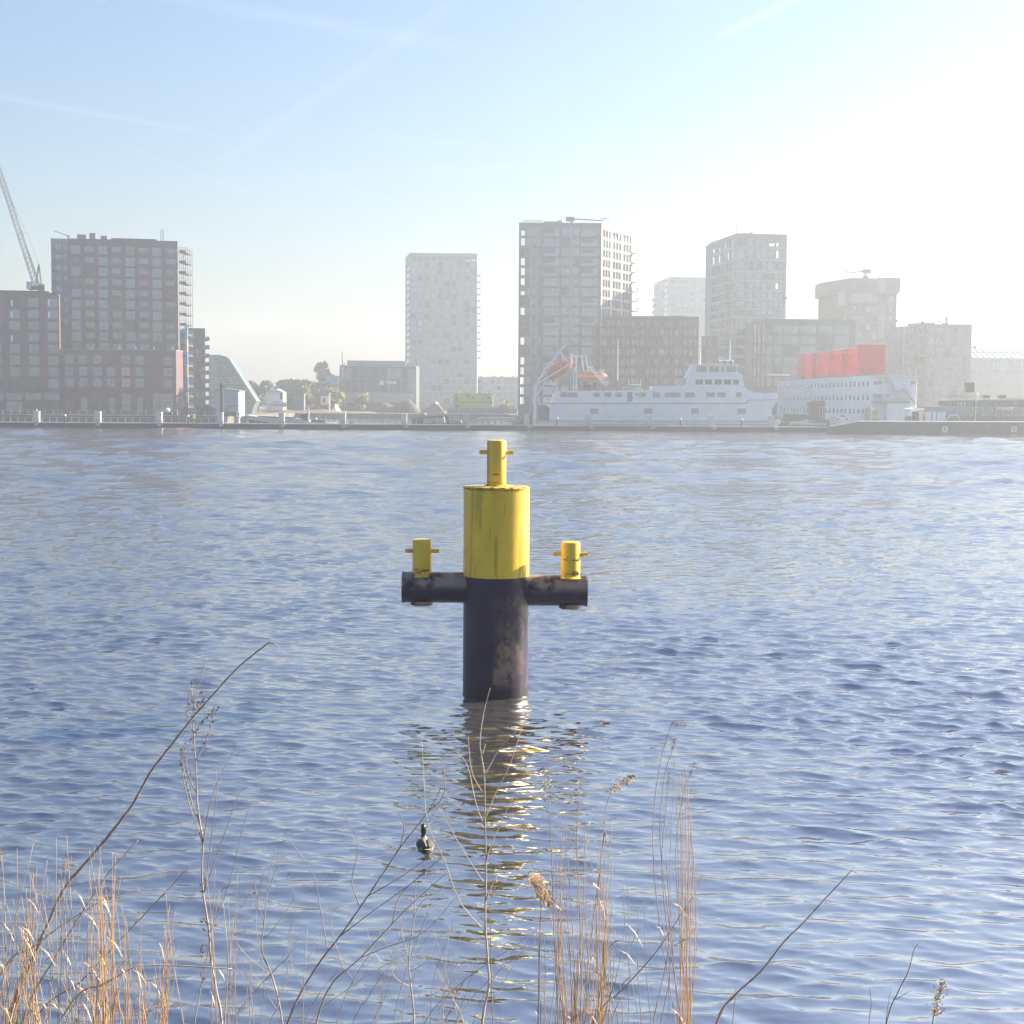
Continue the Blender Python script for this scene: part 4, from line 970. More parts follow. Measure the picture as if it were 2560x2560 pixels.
def davit():
    f = Ship('lifeboat_davit', 'tall white slanted lifeboat launching frame at the ferry stern', 1336, 343, 'davit')
    wp = mat('davit_white', (.66, .70, .76), .5, noise=.12, scale=.6)
    def bar(name, a, b, y, r, n=4): MB().bar((f.x(a[0]), y, f.z(a[1], a[0])), (f.x(b[0]), y, f.z(b[1], b[0])), r, n).build(name, wp, f.t)
    for y in (.4, 3.6):
        bar('post', g4(172, 1480), g4(180, 790), y, .42); bar('boom', g4(180, 800), g4(330, 560), y, .40); bar('boom', g4(330, 560), g4(690, 90), y, .36)
        bar('brace', g4(205, 960), g4(360, 720), y, .18); bar('launch_rail', g4(230, 760), g4(790, 410), y, .26)
        bar('brace', g4(395, 690), g4(545, 845), y, .16); bar('brace', g4(340, 690), g4(430, 480), y, .12); bar('brace', g4(590, 260), g4(715, 440), y, .14)
        bar('rear_post', g4(845, 300), g4(845, 870), y, .20); bar('rear_post', g4(800, 560), g4(800, 870), y, .12)
        bar('platform_rail', g4(760, 318), g4(1060, 318), y, .08)
        bar('platform_post', g4(930, 310), g4(965, 560), y, .1); bar('platform_post', g4(1000, 310), g4(1035, 560), y, .1)
        bar('stair_stringer', g4(1040, 480), g4(1330, 820), y, .12); bar('stair_stringer', g4(1075, 470), g4(1350, 790), y, .07)
    for yy in (420, 560, 700): bar('rung', g4(845, yy), g4(800, yy), 2, .08)
    for k in range(7):
        a = g4(1045 + 40 * k, 490 + 47 * k); MB().box(f.x(a[0]) - .3, f.x(a[0]) + .3, .4, 3.6, f.z(a[1], a[0]) - .05, f.z(a[1], a[0])).build('stair_tread', wp, f.t)
    MB().box(f.x(1434), f.x(1478), .3, 3.7, f.z(928, 1450), f.z(925.5, 1450)).build('platform', wp, f.t)
    MB().box(f.x(g4(745, 0)[0]), f.x(g4(790, 0)[0]), 1, 3, f.z(g4(0, 390)[1]), f.z(g4(0, 290)[1])).build('winch_box', wp, f.t)
    for z in range(5): bar('cross_tie', g4(300 + 70 * z, 600 - 92 * z), g4(310 + 70 * z, 590 - 92 * z), 2, .3)
    # enclosed lifeboats
    def boat(name, label, a, b, wid, hgt, y, d):
        p0, p1 = P(a[0], a[1], d), P(b[0], b[1], d); L = (p1 - p0).length; ang = math.atan2(p1.z - p0.z, p1.x - p0.x)
        t = thing(name, label, 'lifeboat', ((p0 + p1) / 2) + Vector((0, y, 0))); t.rotation_euler = (0, -ang, 0)
        n = 14; st = 13; m = MB(); vs_ = []
        for i in range(st):
            u = -1 + 2 * i / (st - 1); k = (1 - abs(u) ** 3.2) ** .6 if abs(u) < 1 else .02
            k = max(k, .04)
            for j in range(n):
                th = 2 * math.pi * j / n; vs_.append((u * L / 2, math.cos(th) * wid / 2 * k, math.sin(th) * hgt / 2 * (k if math.sin(th) > 0 else k ** 1.4)))
        m.add(vs_, [(i*n+j, i*n+(j+1)%n, (i+1)*n+(j+1)%n, (i+1)*n+j) for i in range(st-1) for j in range(n)] + [tuple(range(n-1,-1,-1)), tuple(range((st-1)*n, st*n))])
        m.build('hull', orange_boat, t, smooth=True)
        MB().box(-L * .28, L * .22, -wid * .28, wid * .28, hgt * .40, hgt * .62).build('canopy', orange_boat, t)
        MB().box(L * .23, L * .36, -wid * .22, wid * .22, hgt * .36, hgt * .70).build('conning_cabin', mat('cabin_cream', (.6, .5, .42), .6), t)
        MB().box(-L * .44, L * .44, -wid * .53, wid * .53, -.08, .10).build('fender_strip', white_paint, t)
        for k in (-.15, 0, .15): MB().box(L * k, L * k + .45, -wid * .50, -wid * .40, .22, .5).build('window', frame_dark, t)
    boat('lifeboat', 'orange enclosed lifeboat tilted steeply on the launching frame', g4(330, 700), g4(800, 400), 2.6, 2.7, 2.0, 343)
    boat('lifeboat', 'orange lifeboat lying level behind white stairs on the ferry deck', g4(870, 640), g4(1370, 640), 2.4, 2.0, 6.0, 343)
    c = Ship('deck_cradle', 'dark cradle supporting the level orange lifeboat', 1450, 349, 'cradle')
    for px in (1462, 1487, 1512): c.prism('support', [(px - 2, 976), (px - 4, 953), (px + 4, 953), (px + 2, 976)], 1, 4, dark_steel)
    c.prism('beam', [(1447, 956), (1447, 951.5), (1525, 952), (1525, 956.5)], .8, 1.2, grey_steel)
    c.prism('red_box', [(1464, 974), (1464, 962), (1479, 962), (1479, 974)], 1.2, 3, rust)
davit()
def hotel_ship():
    s = Building('hotel_ship', 'long white hotel ship with three rows of small windows and red roof lofts', [(1943, 445), (2177, 352), (2291, 352.6)], 953, None, base=0, wall=ship_white, cat='ship')
    zt = P(2177, 938, 352).z; s.zt = zt
    a, dr, L = s.face(0)
    ops = []
    for z0, z1 in ((zt - 2.55, zt - 1.3), (zt - 5.75, zt - 4.5), (zt - 8.9, zt - 7.7)):
        for k in range(25): u = 1.6 + k * (L - 5) / 24; ops.append((u, u + 1.75, z0, z1, 1, 1, G_SKY))
    s.facade(0, ops, rev=.12, frame=white_paint)
    e = []
    for x0, x1, y0, y1 in ((2185, 2205, 953, 962), (2182, 2206, 985, 995), (2213, 2225, 986, 993), (2277, 2295, 953, 962)):
        u0, z1 = s.uv(1, x0, y0); u1, z0 = s.uv(1, x1, y1); e.append((u0, u1, z0, z1, 3, 1, G_SKY))
    s.facade(1, e, rev=.12, frame=grey_steel)
    s.shell(para=.1, open_back=False, pwall=mat('deck_edge', (.22, .24, .27), .6))
    a1, d1, L1 = s.face(1); rz1 = math.atan2(d1.y, d1.x); off = a1 - s.o
    def e1(px, py): return s.uv(1, px, py)
    (u0, z1), (u1, z0) = e1(2178, 995), e1(2270, 1007)
    MB().box(u0, u1, -1.6, -.05, z0, z0 + .25).build('gallery', grey_panel, s.t, off, rz1)
    MB().box(u0, u1, -1.6, -1.5, z0 + .25, z0 + 1.1).build('gallery_rail', grey_steel, s.t, off, rz1)
    for A_, B_ in (((2208, 940), (2232, 973)), ((2254, 971), (2286, 1012))):
        (ua, za), (ub, zb_) = e1(*A_), e1(*B_)
        m = MB(); m.bar((ua, -.9, za), (ub, -.9, zb_), .22, 4); m.bar((ua, -1.5, za), (ub, -1.5, zb_), .22, 4); m.bar((ua, -1.2, za + .9), (ub, -1.2, zb_ + .9), .1, 4)
        m.build('stair_flight', grey_steel, s.t, off, rz1)
    (ua, za) = e1(2230, 974); (ub, zb_) = e1(2256, 978)
    MB().box(ua, ub, -1.7, -.5, zb_, za).build('stair_landing', grey_steel, s.t, off, rz1)
    (ua, za) = e1(2212, 1008); (ub, zb_) = e1(2268, 1052)
    MB().box(ua, ub, -2.2, -.1, zb_, za).build('lower_cabin', ship_white, s.t, off, rz1)
    (ua, za) = e1(2180, 939); (ub, zb_) = e1(2296, 942)
    MB().box(ua, ub, -.6, -.1, zb_, za).build('bow_canopy', white_paint, s.t, off, rz1)
    rz = math.atan2(dr.y, dr.x)
    # deck railing along the roof edge
    rail = MB()
    for k in range(60): u = L * .25 + k * L * .75 / 60; rail.bar((u, .4, zt + .14), (u, .4, zt + 1.2), .05, 4)
    rail.bar((L * .25, .4, zt + 1.2), (L, .4, zt + 1.2), .05, 4); rail.build('roof_railing', mat('rail_red_grey', (.30, .22, .22), .6), s.t, Vector((0, 0, 0)), rz)
    # five letter-shaped lofts standing on the roof, seen from their ends
    H = 6.6; us = [L * .25, L * .42, L * .57, L * .71, L * .86]; W = 4.6
    lab = None
    for k, u in enumerate(us):
        w = 6.2 if k < 4 else 5.0; b = zt + .15; h = H * (1.08 if k == 4 else 1)
        t = MB()
        if k == 0:   t.box(u, u + w, .6, .6 + W, b, b + h); t.box(u + .8, u + w - .8, -.2, .61, b + h * .55, b + h * .9); t.box(u + .8, u + w - .8, -.3, .61, b + h * .08, b + h * .44)
        elif k == 1: t.box(u, u + w, .6, .6 + W, b, b + h); t.box(u + .3, u + 1.6, -.2, .61, b, b + h); t.box(u + w - 1.6, u + w - .3, -.2, .61, b, b + h)
        elif k == 2: t.box(u + w * .33, u + w * .67, .2, .6 + W, b, b + h * .8); t.box(u, u + w, .2, .6 + W, b + h * .8, b + h)
        elif k == 3: t.box(u, u + w * .35, .2, .6 + W, b, b + h); [t.box(u + w * .35, u + w, .2, .6 + W, b + h * q, b + h * (q + .2)) for q in (0, .4, .8)]
        else: t.box(u, u + w, .2, .6 + W * 1.1, b, b + h)
        t.build('red_loft', red_loft, s.t, (0, 0, 0), rz)
        MB().box(u - .1, u + w + .1, .1, .7 + W * 1.1, b + h, b + h + .12).build('loft_coping', white_paint, s.t, (0, 0, 0), rz)
        MB().box(u + w * .42, u + w * .5, .05, .14, b + h * .55, b + h * .75).build('loft_window', G_PALE, s.t, (0, 0, 0), rz)
hotel_ship()
def q8(x, y): return (2260 + x / 6.44, 920 + y / 6.44)
def right_boats():
    b = Ship('dark_barge', 'long dark barge hull with two square R signs at the right', 2110, 312, 'barge')
    b.prism('hull', [(2085, 1092), (2086, 1066), (2110, 1061), (2150, 1054), (2262, 1054.5), (2640, 1056.5), (2640, 1096)], 0, 6.5, mat('barge_hull', (.055, .07, .085), .65, noise=.25, scale=.35, detail=6))
    b.prism('gunwale', [(2150, 1054.3), (2150, 1053), (2640, 1055), (2640, 1056.3)], -.1, 6.6, frame_pale)
    for px in (2364, 2537):
        x, z = b.x(px), b.z(1073.5, px)
        MB().box(x - .55, x + .55, -.07, -.01, z - .58, z + .58).build('sign_plate', white_paint, b.t); text_mesh('R', .62, (x + .05, -.09, z), b.t, black_paint, .82)
    s = Ship('steamboat', 'old passenger steamboat with a tall black funnel behind the dark barge', 2315, 326, 'boat')
    dk = mat('boat_dark', (.06, .08, .10), .6, noise=.2, scale=.5)
    s.prism('hull', [(2306, 1082), (2308, 1040), (2640, 1042), (2640, 1082)], .6, 7, dk)
    s.prism('lower_saloon', [(2314, 1045), (2314, 1015), (2640, 1018), (2640, 1045)], 1.0, 6.5, mat('saloon_grey', (.20, .23, .25), .6, noise=.2, scale=.5))
    s.prism('upper_saloon', [(2366, 1016), (2366, 1001), (2640, 999), (2640, 1018)], 1.2, 6, dk)
    s.prism('deck_edge', [(2312, 1016.5), (2312, 1013.5), (2366, 1014.5), (2366, 1017.5)], .8, 6.6, cream)
    roofpts = [(2364, 1001.5), (2364, 1000), (2440, 997.5), (2520, 995), (2560, 997), (2640, 997.5), (2640, 1000)]
    s.prism('sun_deck', roofpts, .6, 6.6, cream)
    for k in range(8): px = 2372 + 8.1 * k; s.win(px, px + 5.6, 1003.5, 1017, cream if k in (3, 4, 5) else G_PALE, frame_dark, 1.2)
    for k in range(13): px = 2446 + 10.5 * k; s.win(px, px + 6, 1003, 1015, G_PALE if k % 3 else G_SKY, frame_dark, 1.2)
    for k in range(16): px = 2405 + 14 * k; s.win(px, px + 9.5, 1037, 1054, G_DARK if k % 2 else G_SKY, frame_pale, 1.0)
    s.prism('funnel', [(2426, 980.5), (2426, 956), (2444.5, 956), (2444.5, 980.5)], 2.6, 4.6, black_paint)
    s.prism('funnel_base', [(2421, 996), (2424, 980.7), (2446, 980.7), (2451, 996)], 2.2, 5, cream)
    MB().tube([(s.x(2444), 2.4, s.z(988, 2444)), (s.x(2450), 2.3, s.z(982, 2450)), (s.x(2452), 2.3, s.z(993, 2452))], .18, 6).build('steam_pipe', white_paint, s.t)
    for a_, b_ in ((2465, 2483), (2508, 2523)): s.prism('deck_box', [(a_, 996), (a_, 987.5), (b_, 987.5), (b_, 996)], 2, 4, dk)
    m = MB()
    for px in range(2376, 2420, 7): m.bar((s.x(px), 1, s.z(1000, px)), (s.x(px), 1, s.z(991, px)), .06, 4)
    m.bar((s.x(2375), 1, s.z(991, 2375)), (s.x(2419), 1, s.z(989.5, 2419)), .09, 4); m.build('deck_railing', dark_steel, s.t)
    s.pole('mast', 2441.5, 996, 1056, .4, .12, frame_pale)
    for k in range(9): s.pole('stanchion', 2410 + 25 * k, 1018, 1042, .75, .07, frame_pale)
    # two white ventilated cabins and wheel cover on the fore deck
    for a_, b_ in ((2314, 2328), (2330, 2340), (2342, 2364)): s.prism('fore_cabin', [(a_, 1054), (a_ + 1.5, 1031), (b_, 1030), (b_, 1054)], -.4, .9, white_paint)
    ring = [(2363, 1054), (2373, 1040), (2382, 1036), (2391, 1040), (2399, 1054)]
    s.prism('paddle_cover', ring, -.7, .5, dk); s.prism('paddle_rim', [(2361, 1054), (2372, 1037), (2392, 1036), (2402, 1054), (2399, 1054), (2390, 1039), (2374, 1039.5), (2364, 1054)], -.85, -.71, white_paint)
    tb = thing('ship_tender', 'pale rowing tender hung at the side of the old steamboat', 'boat', (s.t.location.x + s.x(2512), 326.2, s.z(1022, 2512)))
    MB().prism([(-2.0, .35), (-1.7, -.25), (1.5, -.35), (2.1, .45), (0, .28)], -.7, .7).build('hull', cream, tb); MB().box(-1.9, 1.9, -.78, -.71, .2, .34).build('gunwale', white_paint, tb)
    # canopy shelter and flagpole
    c = Ship('canopy_shelter', 'small shelter with a bright white flat canopy by the hotel ship bow', 2272, 322, 'shelter')
    c.prism('canopy', [(2271, 1022), (2279, 1029), (2311, 1024.5), (2311, 1020.5), (2290, 1019.5)], 0, 4, mat('canopy_white', (.85, .86, .85), .5))
    for px in (2281, 2308): c.pole('post', px, 1027, 1056, .3, .08, grey_steel)
    c.prism('booth', [(2290, 1056), (2290, 1029), (2299, 1029), (2299, 1056)], 1, 3, rust); c.prism('side_panel', [(2300.5, 1056), (2300.5, 1030), (2311, 1029), (2311, 1056)], .6, 2.6, white_paint)
    c.prism('counter', [(2272, 1056), (2272, 1041), (2290, 1041), (2290, 1056)], 1.2, 3, dark_steel)
    fp = Ship('flag_mast', 'slim white mast rising from the canopy shelter', 2289.5, 324, 'mast'); fp.pole('shaft', 2289.5, 952, 1056, 0, .13, white_paint, .08); 
    fp.prism('crosstree', [(2286, 958), (2286, 957), (2293, 957), (2293, 958)], -.1, .1, white_paint)
    # dark workboat cluster beyond the ferry bow
    w = Ship('workboat', 'low dark workboat with a brown timber hut beyond the ferry bow', 1950, 352, 'boat')
    w.prism('hull', [(1948, 1078), (1940, 1052), (1958, 1048), (2075, 1050), (2082, 1078)], 0, 5, mat('workboat_hull', (.09, .10, .10), .7, noise=.35, scale=.6))
    w.prism('coaming', [(1960, 1048), (1962, 1034), (2020, 1037), (2028, 1048)], 1, 4, mat('coaming', (.13, .13, .12), .8, noise=.3, scale=.6))
    w.prism('hut', [(2029, 1049), (2029, 1014), (2064, 1012), (2066, 1049)], 1, 4.2, timber); w.prism('hut_roof', [(2027, 1015.5), (2028, 1004), (2065, 1001.5), (2066, 1013)], .7, 4.5, dark_steel)
    for k in range(5): w.prism('board', [(2046 + 4 * k, 1048), (2046 + 4 * k, 1016), (2048.5 + 4 * k, 1016), (2048.5 + 4 * k, 1048)], .85, .98, cream if k % 2 else timber)
    w.prism('tarpaulin', [(1970, 1062), (1985, 1053), (2012, 1052), (2028, 1058), (2068, 1059), (2066, 1062)], -.3, 1.5, white_paint)
    w.prism('awning', [(2000, 1052), (2018, 1049), (2040, 1052.5), (2040, 1054)], -.5, .6, frame_pale)
    w.pole('mooring_stake', 2164, 1019, 1056, -2, .55, mat('stake_grey', (.20, .23, .22), .8, noise=.2, scale=.6))
    # white car parked on the quay deck
    car('parked_car', 'white hatchback parked on the quay beside the hotel ship', 2090, 2124, 1050, 345)
    # lime digger
    e = Ship('mini_digger', 'small lime green digger by the hotel ship stern', 2180, 340, 'digger')
    lg = mat('digger_lime', (.45, .48, .12), .6, noise=.2, scale=1)
    e.prism('tracks', [(2184, 1052), (2184, 1048.5), (2199, 1048.5), (2199, 1052)], 0, 1.6, dark_steel); e.prism('body', [(2186, 1048), (2184, 1038), (2194, 1036), (2198, 1048)], .1, 1.5, lg)
    e.prism('cab', [(2183, 1037.5), (2183, 1024), (2194, 1024), (2195, 1036)], .2, 1.2, lg); e.prism('cab_window', [(2185, 1034), (2185, 1026.5), (2192, 1026.5), (2193, 1034)], .12, .19, G_SKY)
    MB().tube([(e.x(2186), .7, e.z(1033, 2186)), (e.x(2180), .7, e.z(1021, 2180)), (e.x(2176), .7, e.z(1018, 2176)), (e.x(2178), .7, e.z(1026, 2178))], .16, 6).build('arm', lg, e.t)
def car(name, label, px0, px1, pyb, d, body=None, rz=0.):
    x0, x1 = PX(px0, d), PX(px1, d); zb_ = PZ(pyb, d, px0); L = x1 - x0; s = L / 4.2
    t = thing(name, label, 'car', ((x0 + x1) / 2, d, zb_), rz)
    prof = [(-2.1,.35),(-2.1,.75),(-2.0,.92),(-1.45,1.0),(-.75,1.42),(.75,1.46),(1.55,1.05),(2.0,.95),(2.1,.7),(2.1,.35)]
    MB().prism([(x * s, z * s) for x, z in prof], 0, 1.7).build('body', body or white_paint, t)
    MB().prism([(x * s, z * s) for x, z in [(-1.3,1.02),(-.72,1.37),(.70,1.40),(1.35,1.05)]], -.03, -.005).build('side_window', G_DARK, t)
    for x in (-1.3, 1.3):
        w = MB(); [w.bar((x * s, y, .33 * s), (x * s, y + .2, .33 * s), .33 * s, 14) for y in (-.02,)]; w.build('wheel', black_paint, t)
    for x in (-2.11, 2.08): MB().box(x * s, (x + .03) * s, .1, .45, .62 * s, .78 * s).build('lamp', frame_pale, t)
right_boats()
def mid_boats():
    t = Ship('cargo_barge', 'old cargo barge with white bow and dark blue lower hull', 617, 352, 'barge')
    t.prism('lower_hull', [(621, 1049), (626, 1072), (826, 1076), (832, 1064), (705, 1061)], 0, 5, mat('hull_navy', (.035, .05, .10), .5, noise=.2, scale=.6))
    t.prism('upper_hull', [(616, 1037.5), (621, 1048.9), (705, 1060.9), (832, 1063.9), (838, 1058), (780, 1056), (755, 1050), (735, 1046), (690, 1046.5), (650, 1043)], -.06, 5, mat('hull_grey', (.48, .48, .52), .6, noise=.15, scale=.6))
    t.prism('hatch_cover', [(640, 1044), (642, 1040), (690, 1042), (692, 1047)], 1, 4, rust); t.prism('hatch_cover', [(692, 1047), (694, 1042), (735, 1043.5), (737, 1048)], 1, 4, dark_steel)
    t.prism('deckhouse', [(750, 1052), (750, 1038), (767, 1037), (768, 1055)], 1, 3.6, rust); t.prism('deckhouse_roof', [(748, 1038.5), (748, 1036.5), (769, 1035.5), (769, 1037.5)], .7, 3.9, dark_steel)
    t.pole('mast', 769.5, 1028, 1056, 1, .22, cream); t.pole('mast_light', 772.5, 1050, 1056, .8, .25, white_paint)
    t.prism('engine_cover', [(775, 1058), (776, 1050), (790, 1049), (812, 1052), (813, 1060)], 1, 3.6, dark_steel)
    t.prism('funnel', [(805, 1053), (806, 1043), (809.5, 1043), (810, 1053)], 1.6, 2.4, rust); t.prism('skylight', [(783, 1050), (785, 1045), (788, 1045), (790, 1050)], 1.5, 2.5, frame_pale)
    t.prism('tender', [(865, 1062), (870, 1059), (878, 1057), (890, 1059.5), (903, 1061.5), (903, 1062.5)], .5, 2, dark_steel)
    h = Ship('houseboat', 'small covered houseboat with dark cabin and pale canvas side', 1028, 352, 'boat')
    h.prism('hull', [(1030, 1066), (1026, 1059), (1155, 1058), (1152, 1067)], 0, 4, dark_steel)
    h.prism('cabin', [(1030, 1060), (1031, 1047), (1060, 1045), (1060, 1060)], .3, 3.5, mat('cabin_dark', (.05, .055, .06), .6)); h.prism('cabin_roof', [(1025, 1047), (1025, 1045.3), (1061, 1042.5), (1061, 1044.6)], 0, 3.8, dark_steel)
    h.win(1033, 1043, 1050, 1057, G_PALE, frame_dark, .3)
    h.prism('canvas_side', [(1059, 1060), (1061, 1045), (1110, 1043), (1112, 1060)], .35, 3.4, mat('canvas', (.42, .42, .44), .9, noise=.3, scale=.6)); h.prism('canvas_roof', [(1061, 1045), (1062, 1041.5), (1108, 1040), (1109, 1043)], .2, 3.6, dark_steel)
    h.prism('stove_pipe', [(1113, 1060), (1113, 1040), (1122, 1040), (1122, 1060)], .6, 1.4, rust); h.prism('fore_cabin', [(1124, 1060), (1124, 1050), (1153, 1050.5), (1154, 1058), (1150, 1060)], .4, 3, pale_panel)
    h.prism('fore_strip', [(1124, 1052.4), (1124, 1050.5), (1153, 1051), (1153, 1052.8)], .3, .39, frame_dark)
    MB().bar((h.x(1140), 1, h.z(1050, 1140)), (h.x(1131), 1, h.z(1034, 1131)), .07, 5).build('boat_hook', timber, h.t)
    for px in (1085,): h.pole('mooring_stake', px, 1052, 1066, -.4, .2, frame_dark)
    MB().lathe([(.1, h.z(1042)), (.3, h.z(1040.5)), (.3, h.z(1037.5)), (.1, h.z(1036.5))], 10, h.x(1062), 1).build('vent_cowl', white_paint, h.t)
    # dark moored launch and timber landing by the davit
    k = Ship('work_launch', 'little dark launch moored left of the lifeboat davit', 1302, 345, 'boat')
    k.prism('hull', [(1302, 1068), (1300, 1052), (1333, 1052), (1331, 1068)], 0, 3, black_paint); k.prism('cabin', [(1306, 1052), (1307, 1040), (1330, 1040), (1330, 1052)], .4, 2.4, dark_steel); k.prism('cabin_roof', [(1301, 1040), (1301, 1037), (1332, 1036.5), (1332, 1040)], .2, 2.7, grey_panel)
    k.win(1310, 1319, 1042, 1048, G_PALE, frame_dark, .4)
    # landing stage behind the bay
    l = Ship('landing_stage', 'low timber landing stage in the bay left of the davit', 1185, 420, 'jetty')
    l.prism('deck', [(1180, 1052), (1192, 1044), (1292, 1044), (1292, 1052)], 0, 10, mat('stage', (.24, .26, .30), .8, noise=.2, scale=.4)); 
    for px in range(1190, 1292, 16): l.pole('pile', px, 1044, 1062, .2, .18, dark_steel)
mid_boats()
# ------------------------------------------------------------------ trees and site clutter on the far shore
leaf_mats = [mat('leaf_olive', (.12, .15, .05), .8, noise=.35, scale=.6), mat('leaf_yellow_green', (.26, .27, .08), .8, noise=.35, scale=.6), mat('leaf_dark', (.08, .11, .06), .8, noise=.35, scale=.6)]
bark = mat('bark', (.10, .075, .055), .9, noise=.3, scale=2)
def tree(label, px, d, pyt, wpx, n, lm, seed, gaps=.5, trunk=.35, group='trees along the bay shore', squash=1.):
    r = random.Random(seed); x = PX(px, d); zt = PZ(pyt, d, px) - GZ; w = wpx * d / F / 2
    t = thing('tree', label, 'tree', (x, d, GZ), 0, group)
    m = MB(); ends = []
    m.tube([(0, 0, 0), (.1 * w, 0, zt * .3), (-.05 * w, .1, zt * .6), (0, 0, zt * .85)], [trunk, trunk * .75, trunk * .45, trunk * .12], 7)
    for k in range(9):
        a = r.uniform(0, 6.28); h = zt * r.uniform(.25, .7); l = w * r.uniform(.5, .95)
        e = Vector((math.cos(a) * l, math.sin(a) * l * .8, h + zt * r.uniform(.08, .25))); ends.append(e)
        m.tube([(0, 0, h), (e.x * .5, e.y * .5, h + (e.z - h) * .6), e], [trunk * .35, trunk * .2, .03], 5)
    m.build('trunk', bark, t)
    c = MB(); cl = []
    for k in range(int(10 + gaps * 10)):
        a = r.uniform(0, 6.28); q = math.sqrt(r.random()); hh = r.uniform(.28, 1.0); prof = math.sin(min(1, (hh - .15) / .85) * math.pi * .86 + .25) ** .6 if hh > .2 else .4
        cl.append((math.cos(a) * q * w * prof * .85, math.sin(a) * q * w * prof * .8, zt * hh * .95, w * r.uniform(.22, .42)))
    s = max(.30, w * .15)
    for k in range(n):
        cx, cy, cz, cr = cl[r.randrange(len(cl))]
        v = Vector((r.gauss(0, 1), r.gauss(0, 1), r.gauss(0, .8))); v = v.normalized() * cr * r.random() ** .45
        p = Vector((cx, cy, cz)) + v
        p.z = min(p.z, zt)
        u = Vector((r.gauss(0, 1), r.gauss(0, 1), r.gauss(0, 1))).normalized(); vv_ = u.orthogonal().normalized()
        ss = s * r.uniform(.6, 1.3)
        c.add([p - u * ss - vv_ * ss * .45, p + u * ss * .3 - vv_ * ss * .6, p + u * ss + vv_ * ss * .3, p - u * ss * .2 + vv_ * ss * .6], [(0, 1, 2, 3)])
    c.build('crown', lm, t, fix=False)
TR = [('broad round-topped tree right of the sloped glass hall', 645, 640, 955, 84, 1400, 2, 0), ('wide pale tree behind the gabled hut', 727, 700, 955, 110, 1600, 2, 0), ('olive bush tree left of the gabled hut roof', 668, 690, 968, 60, 800, 2, 0),
      ('tall sparse poplar standing above the other trees', 810, 690, 904, 66, 1500, 2, .8), ('yellow-green tree right of the gabled hut', 760, 580, 964, 62, 1200, 1, 0), ('slim yellow-green tree behind the white heap', 775, 570, 982, 44, 800, 1, 0),
      ('bushy yellow-green tree left of the pavilion corner', 838, 575, 971, 60, 1200, 1, 0), ('small tree before the pavilion plinth', 905, 575, 978, 46, 1000, 1, 0), ('dark young tree at the pavilion left corner', 859, 590, 982, 22, 400, 0, 0),
      ('low olive tree behind the name board', 730, 600, 974, 70, 1000, 0, 0), ('dark bush at the foot of the sloped hall', 641, 560, 996, 24, 350, 0, 0), ('low green bush right of the lime cabins', 1262, 560, 1003, 50, 500, 1, 0), ('pale tree at the left of the pavilion shed', 800, 640, 962, 90, 1300, 1, 0), ('broad hazy tree between gabled hut and poplar', 770, 720, 962, 110, 1400, 2, 0), ('low green tree behind the brick hut roof', 815, 600, 976, 60, 900, 1, 0)]
for k, (lab, px, d, py, w, n, lm, gp) in enumerate(TR): tree(lab, px, d, py, w, n, leaf_mats[lm], 50 + k, gp)
def heap(name, label, px0, px1, d, pyt, m, seed, cat='heap'):
    r = random.Random(seed); x0, x1 = PX(px0, d), PX(px1, d); zt = PZ(pyt, d) - GZ; n, k = 28, 10; b = MB(); vs_ = []
    for j in range(k):
        for i in range(n):
            u, v = i / (n - 1), j / (k - 1); h = math.sin(math.pi * u) ** .7 * math.sin(math.pi * v) ** .8 * zt * (.72 + .28 * math.sin(u * 9 + seed) + r.uniform(-.08, .08))
            vs_.append((x0 + (x1 - x0) * u, d + 9 * v + r.uniform(-.2, .2), max(0, h)))
    o = Vector(((x0 + x1) / 2, d, GZ))
    b.add([Vector(v) - Vector((o.x, o.y, 0)) for v in vs_], [(j*n+i, j*n+i+1, (j+1)*n+i+1, (j+1)*n+i) for j in range(k-1) for i in range(n-1)])
    ob = b.build(name, m, None, o, fix=False, smooth=True); tag(ob, label, cat)
heap('soil_heap', 'large dark grey soil heap before the pavilion plinth', 938, 1052, 556, 992, mat('soil', (.075, .075, .075), .95, noise=.35, scale=.4), 1)
heap('sand_heap', 'low orange-tan sand heap right of the dark soil heap', 1048, 1112, 548, 1002, mat('sand', (.34, .24, .15), .95, noise=.25, scale=.5), 2)
heap('rubble_heap', 'white rubble heap below the yellow-green trees', 818, 852, 545, 1012, mat('rubble', (.62, .60, .58), .9, noise=.3, scale=.8), 3)
heap('gravel_heap', 'flat pale gravel bed on the bay shore', 735, 940, 536, 1026, mat('gravel', (.20, .17, .145), .95, noise=.35, scale=.5), 5)
heap('earth_mound', 'long brown earth mound at the shore behind the barge', 655, 800, 538, 1024, mat('earth', (.11, .085, .075), .95, noise=.35, scale=.5), 6)
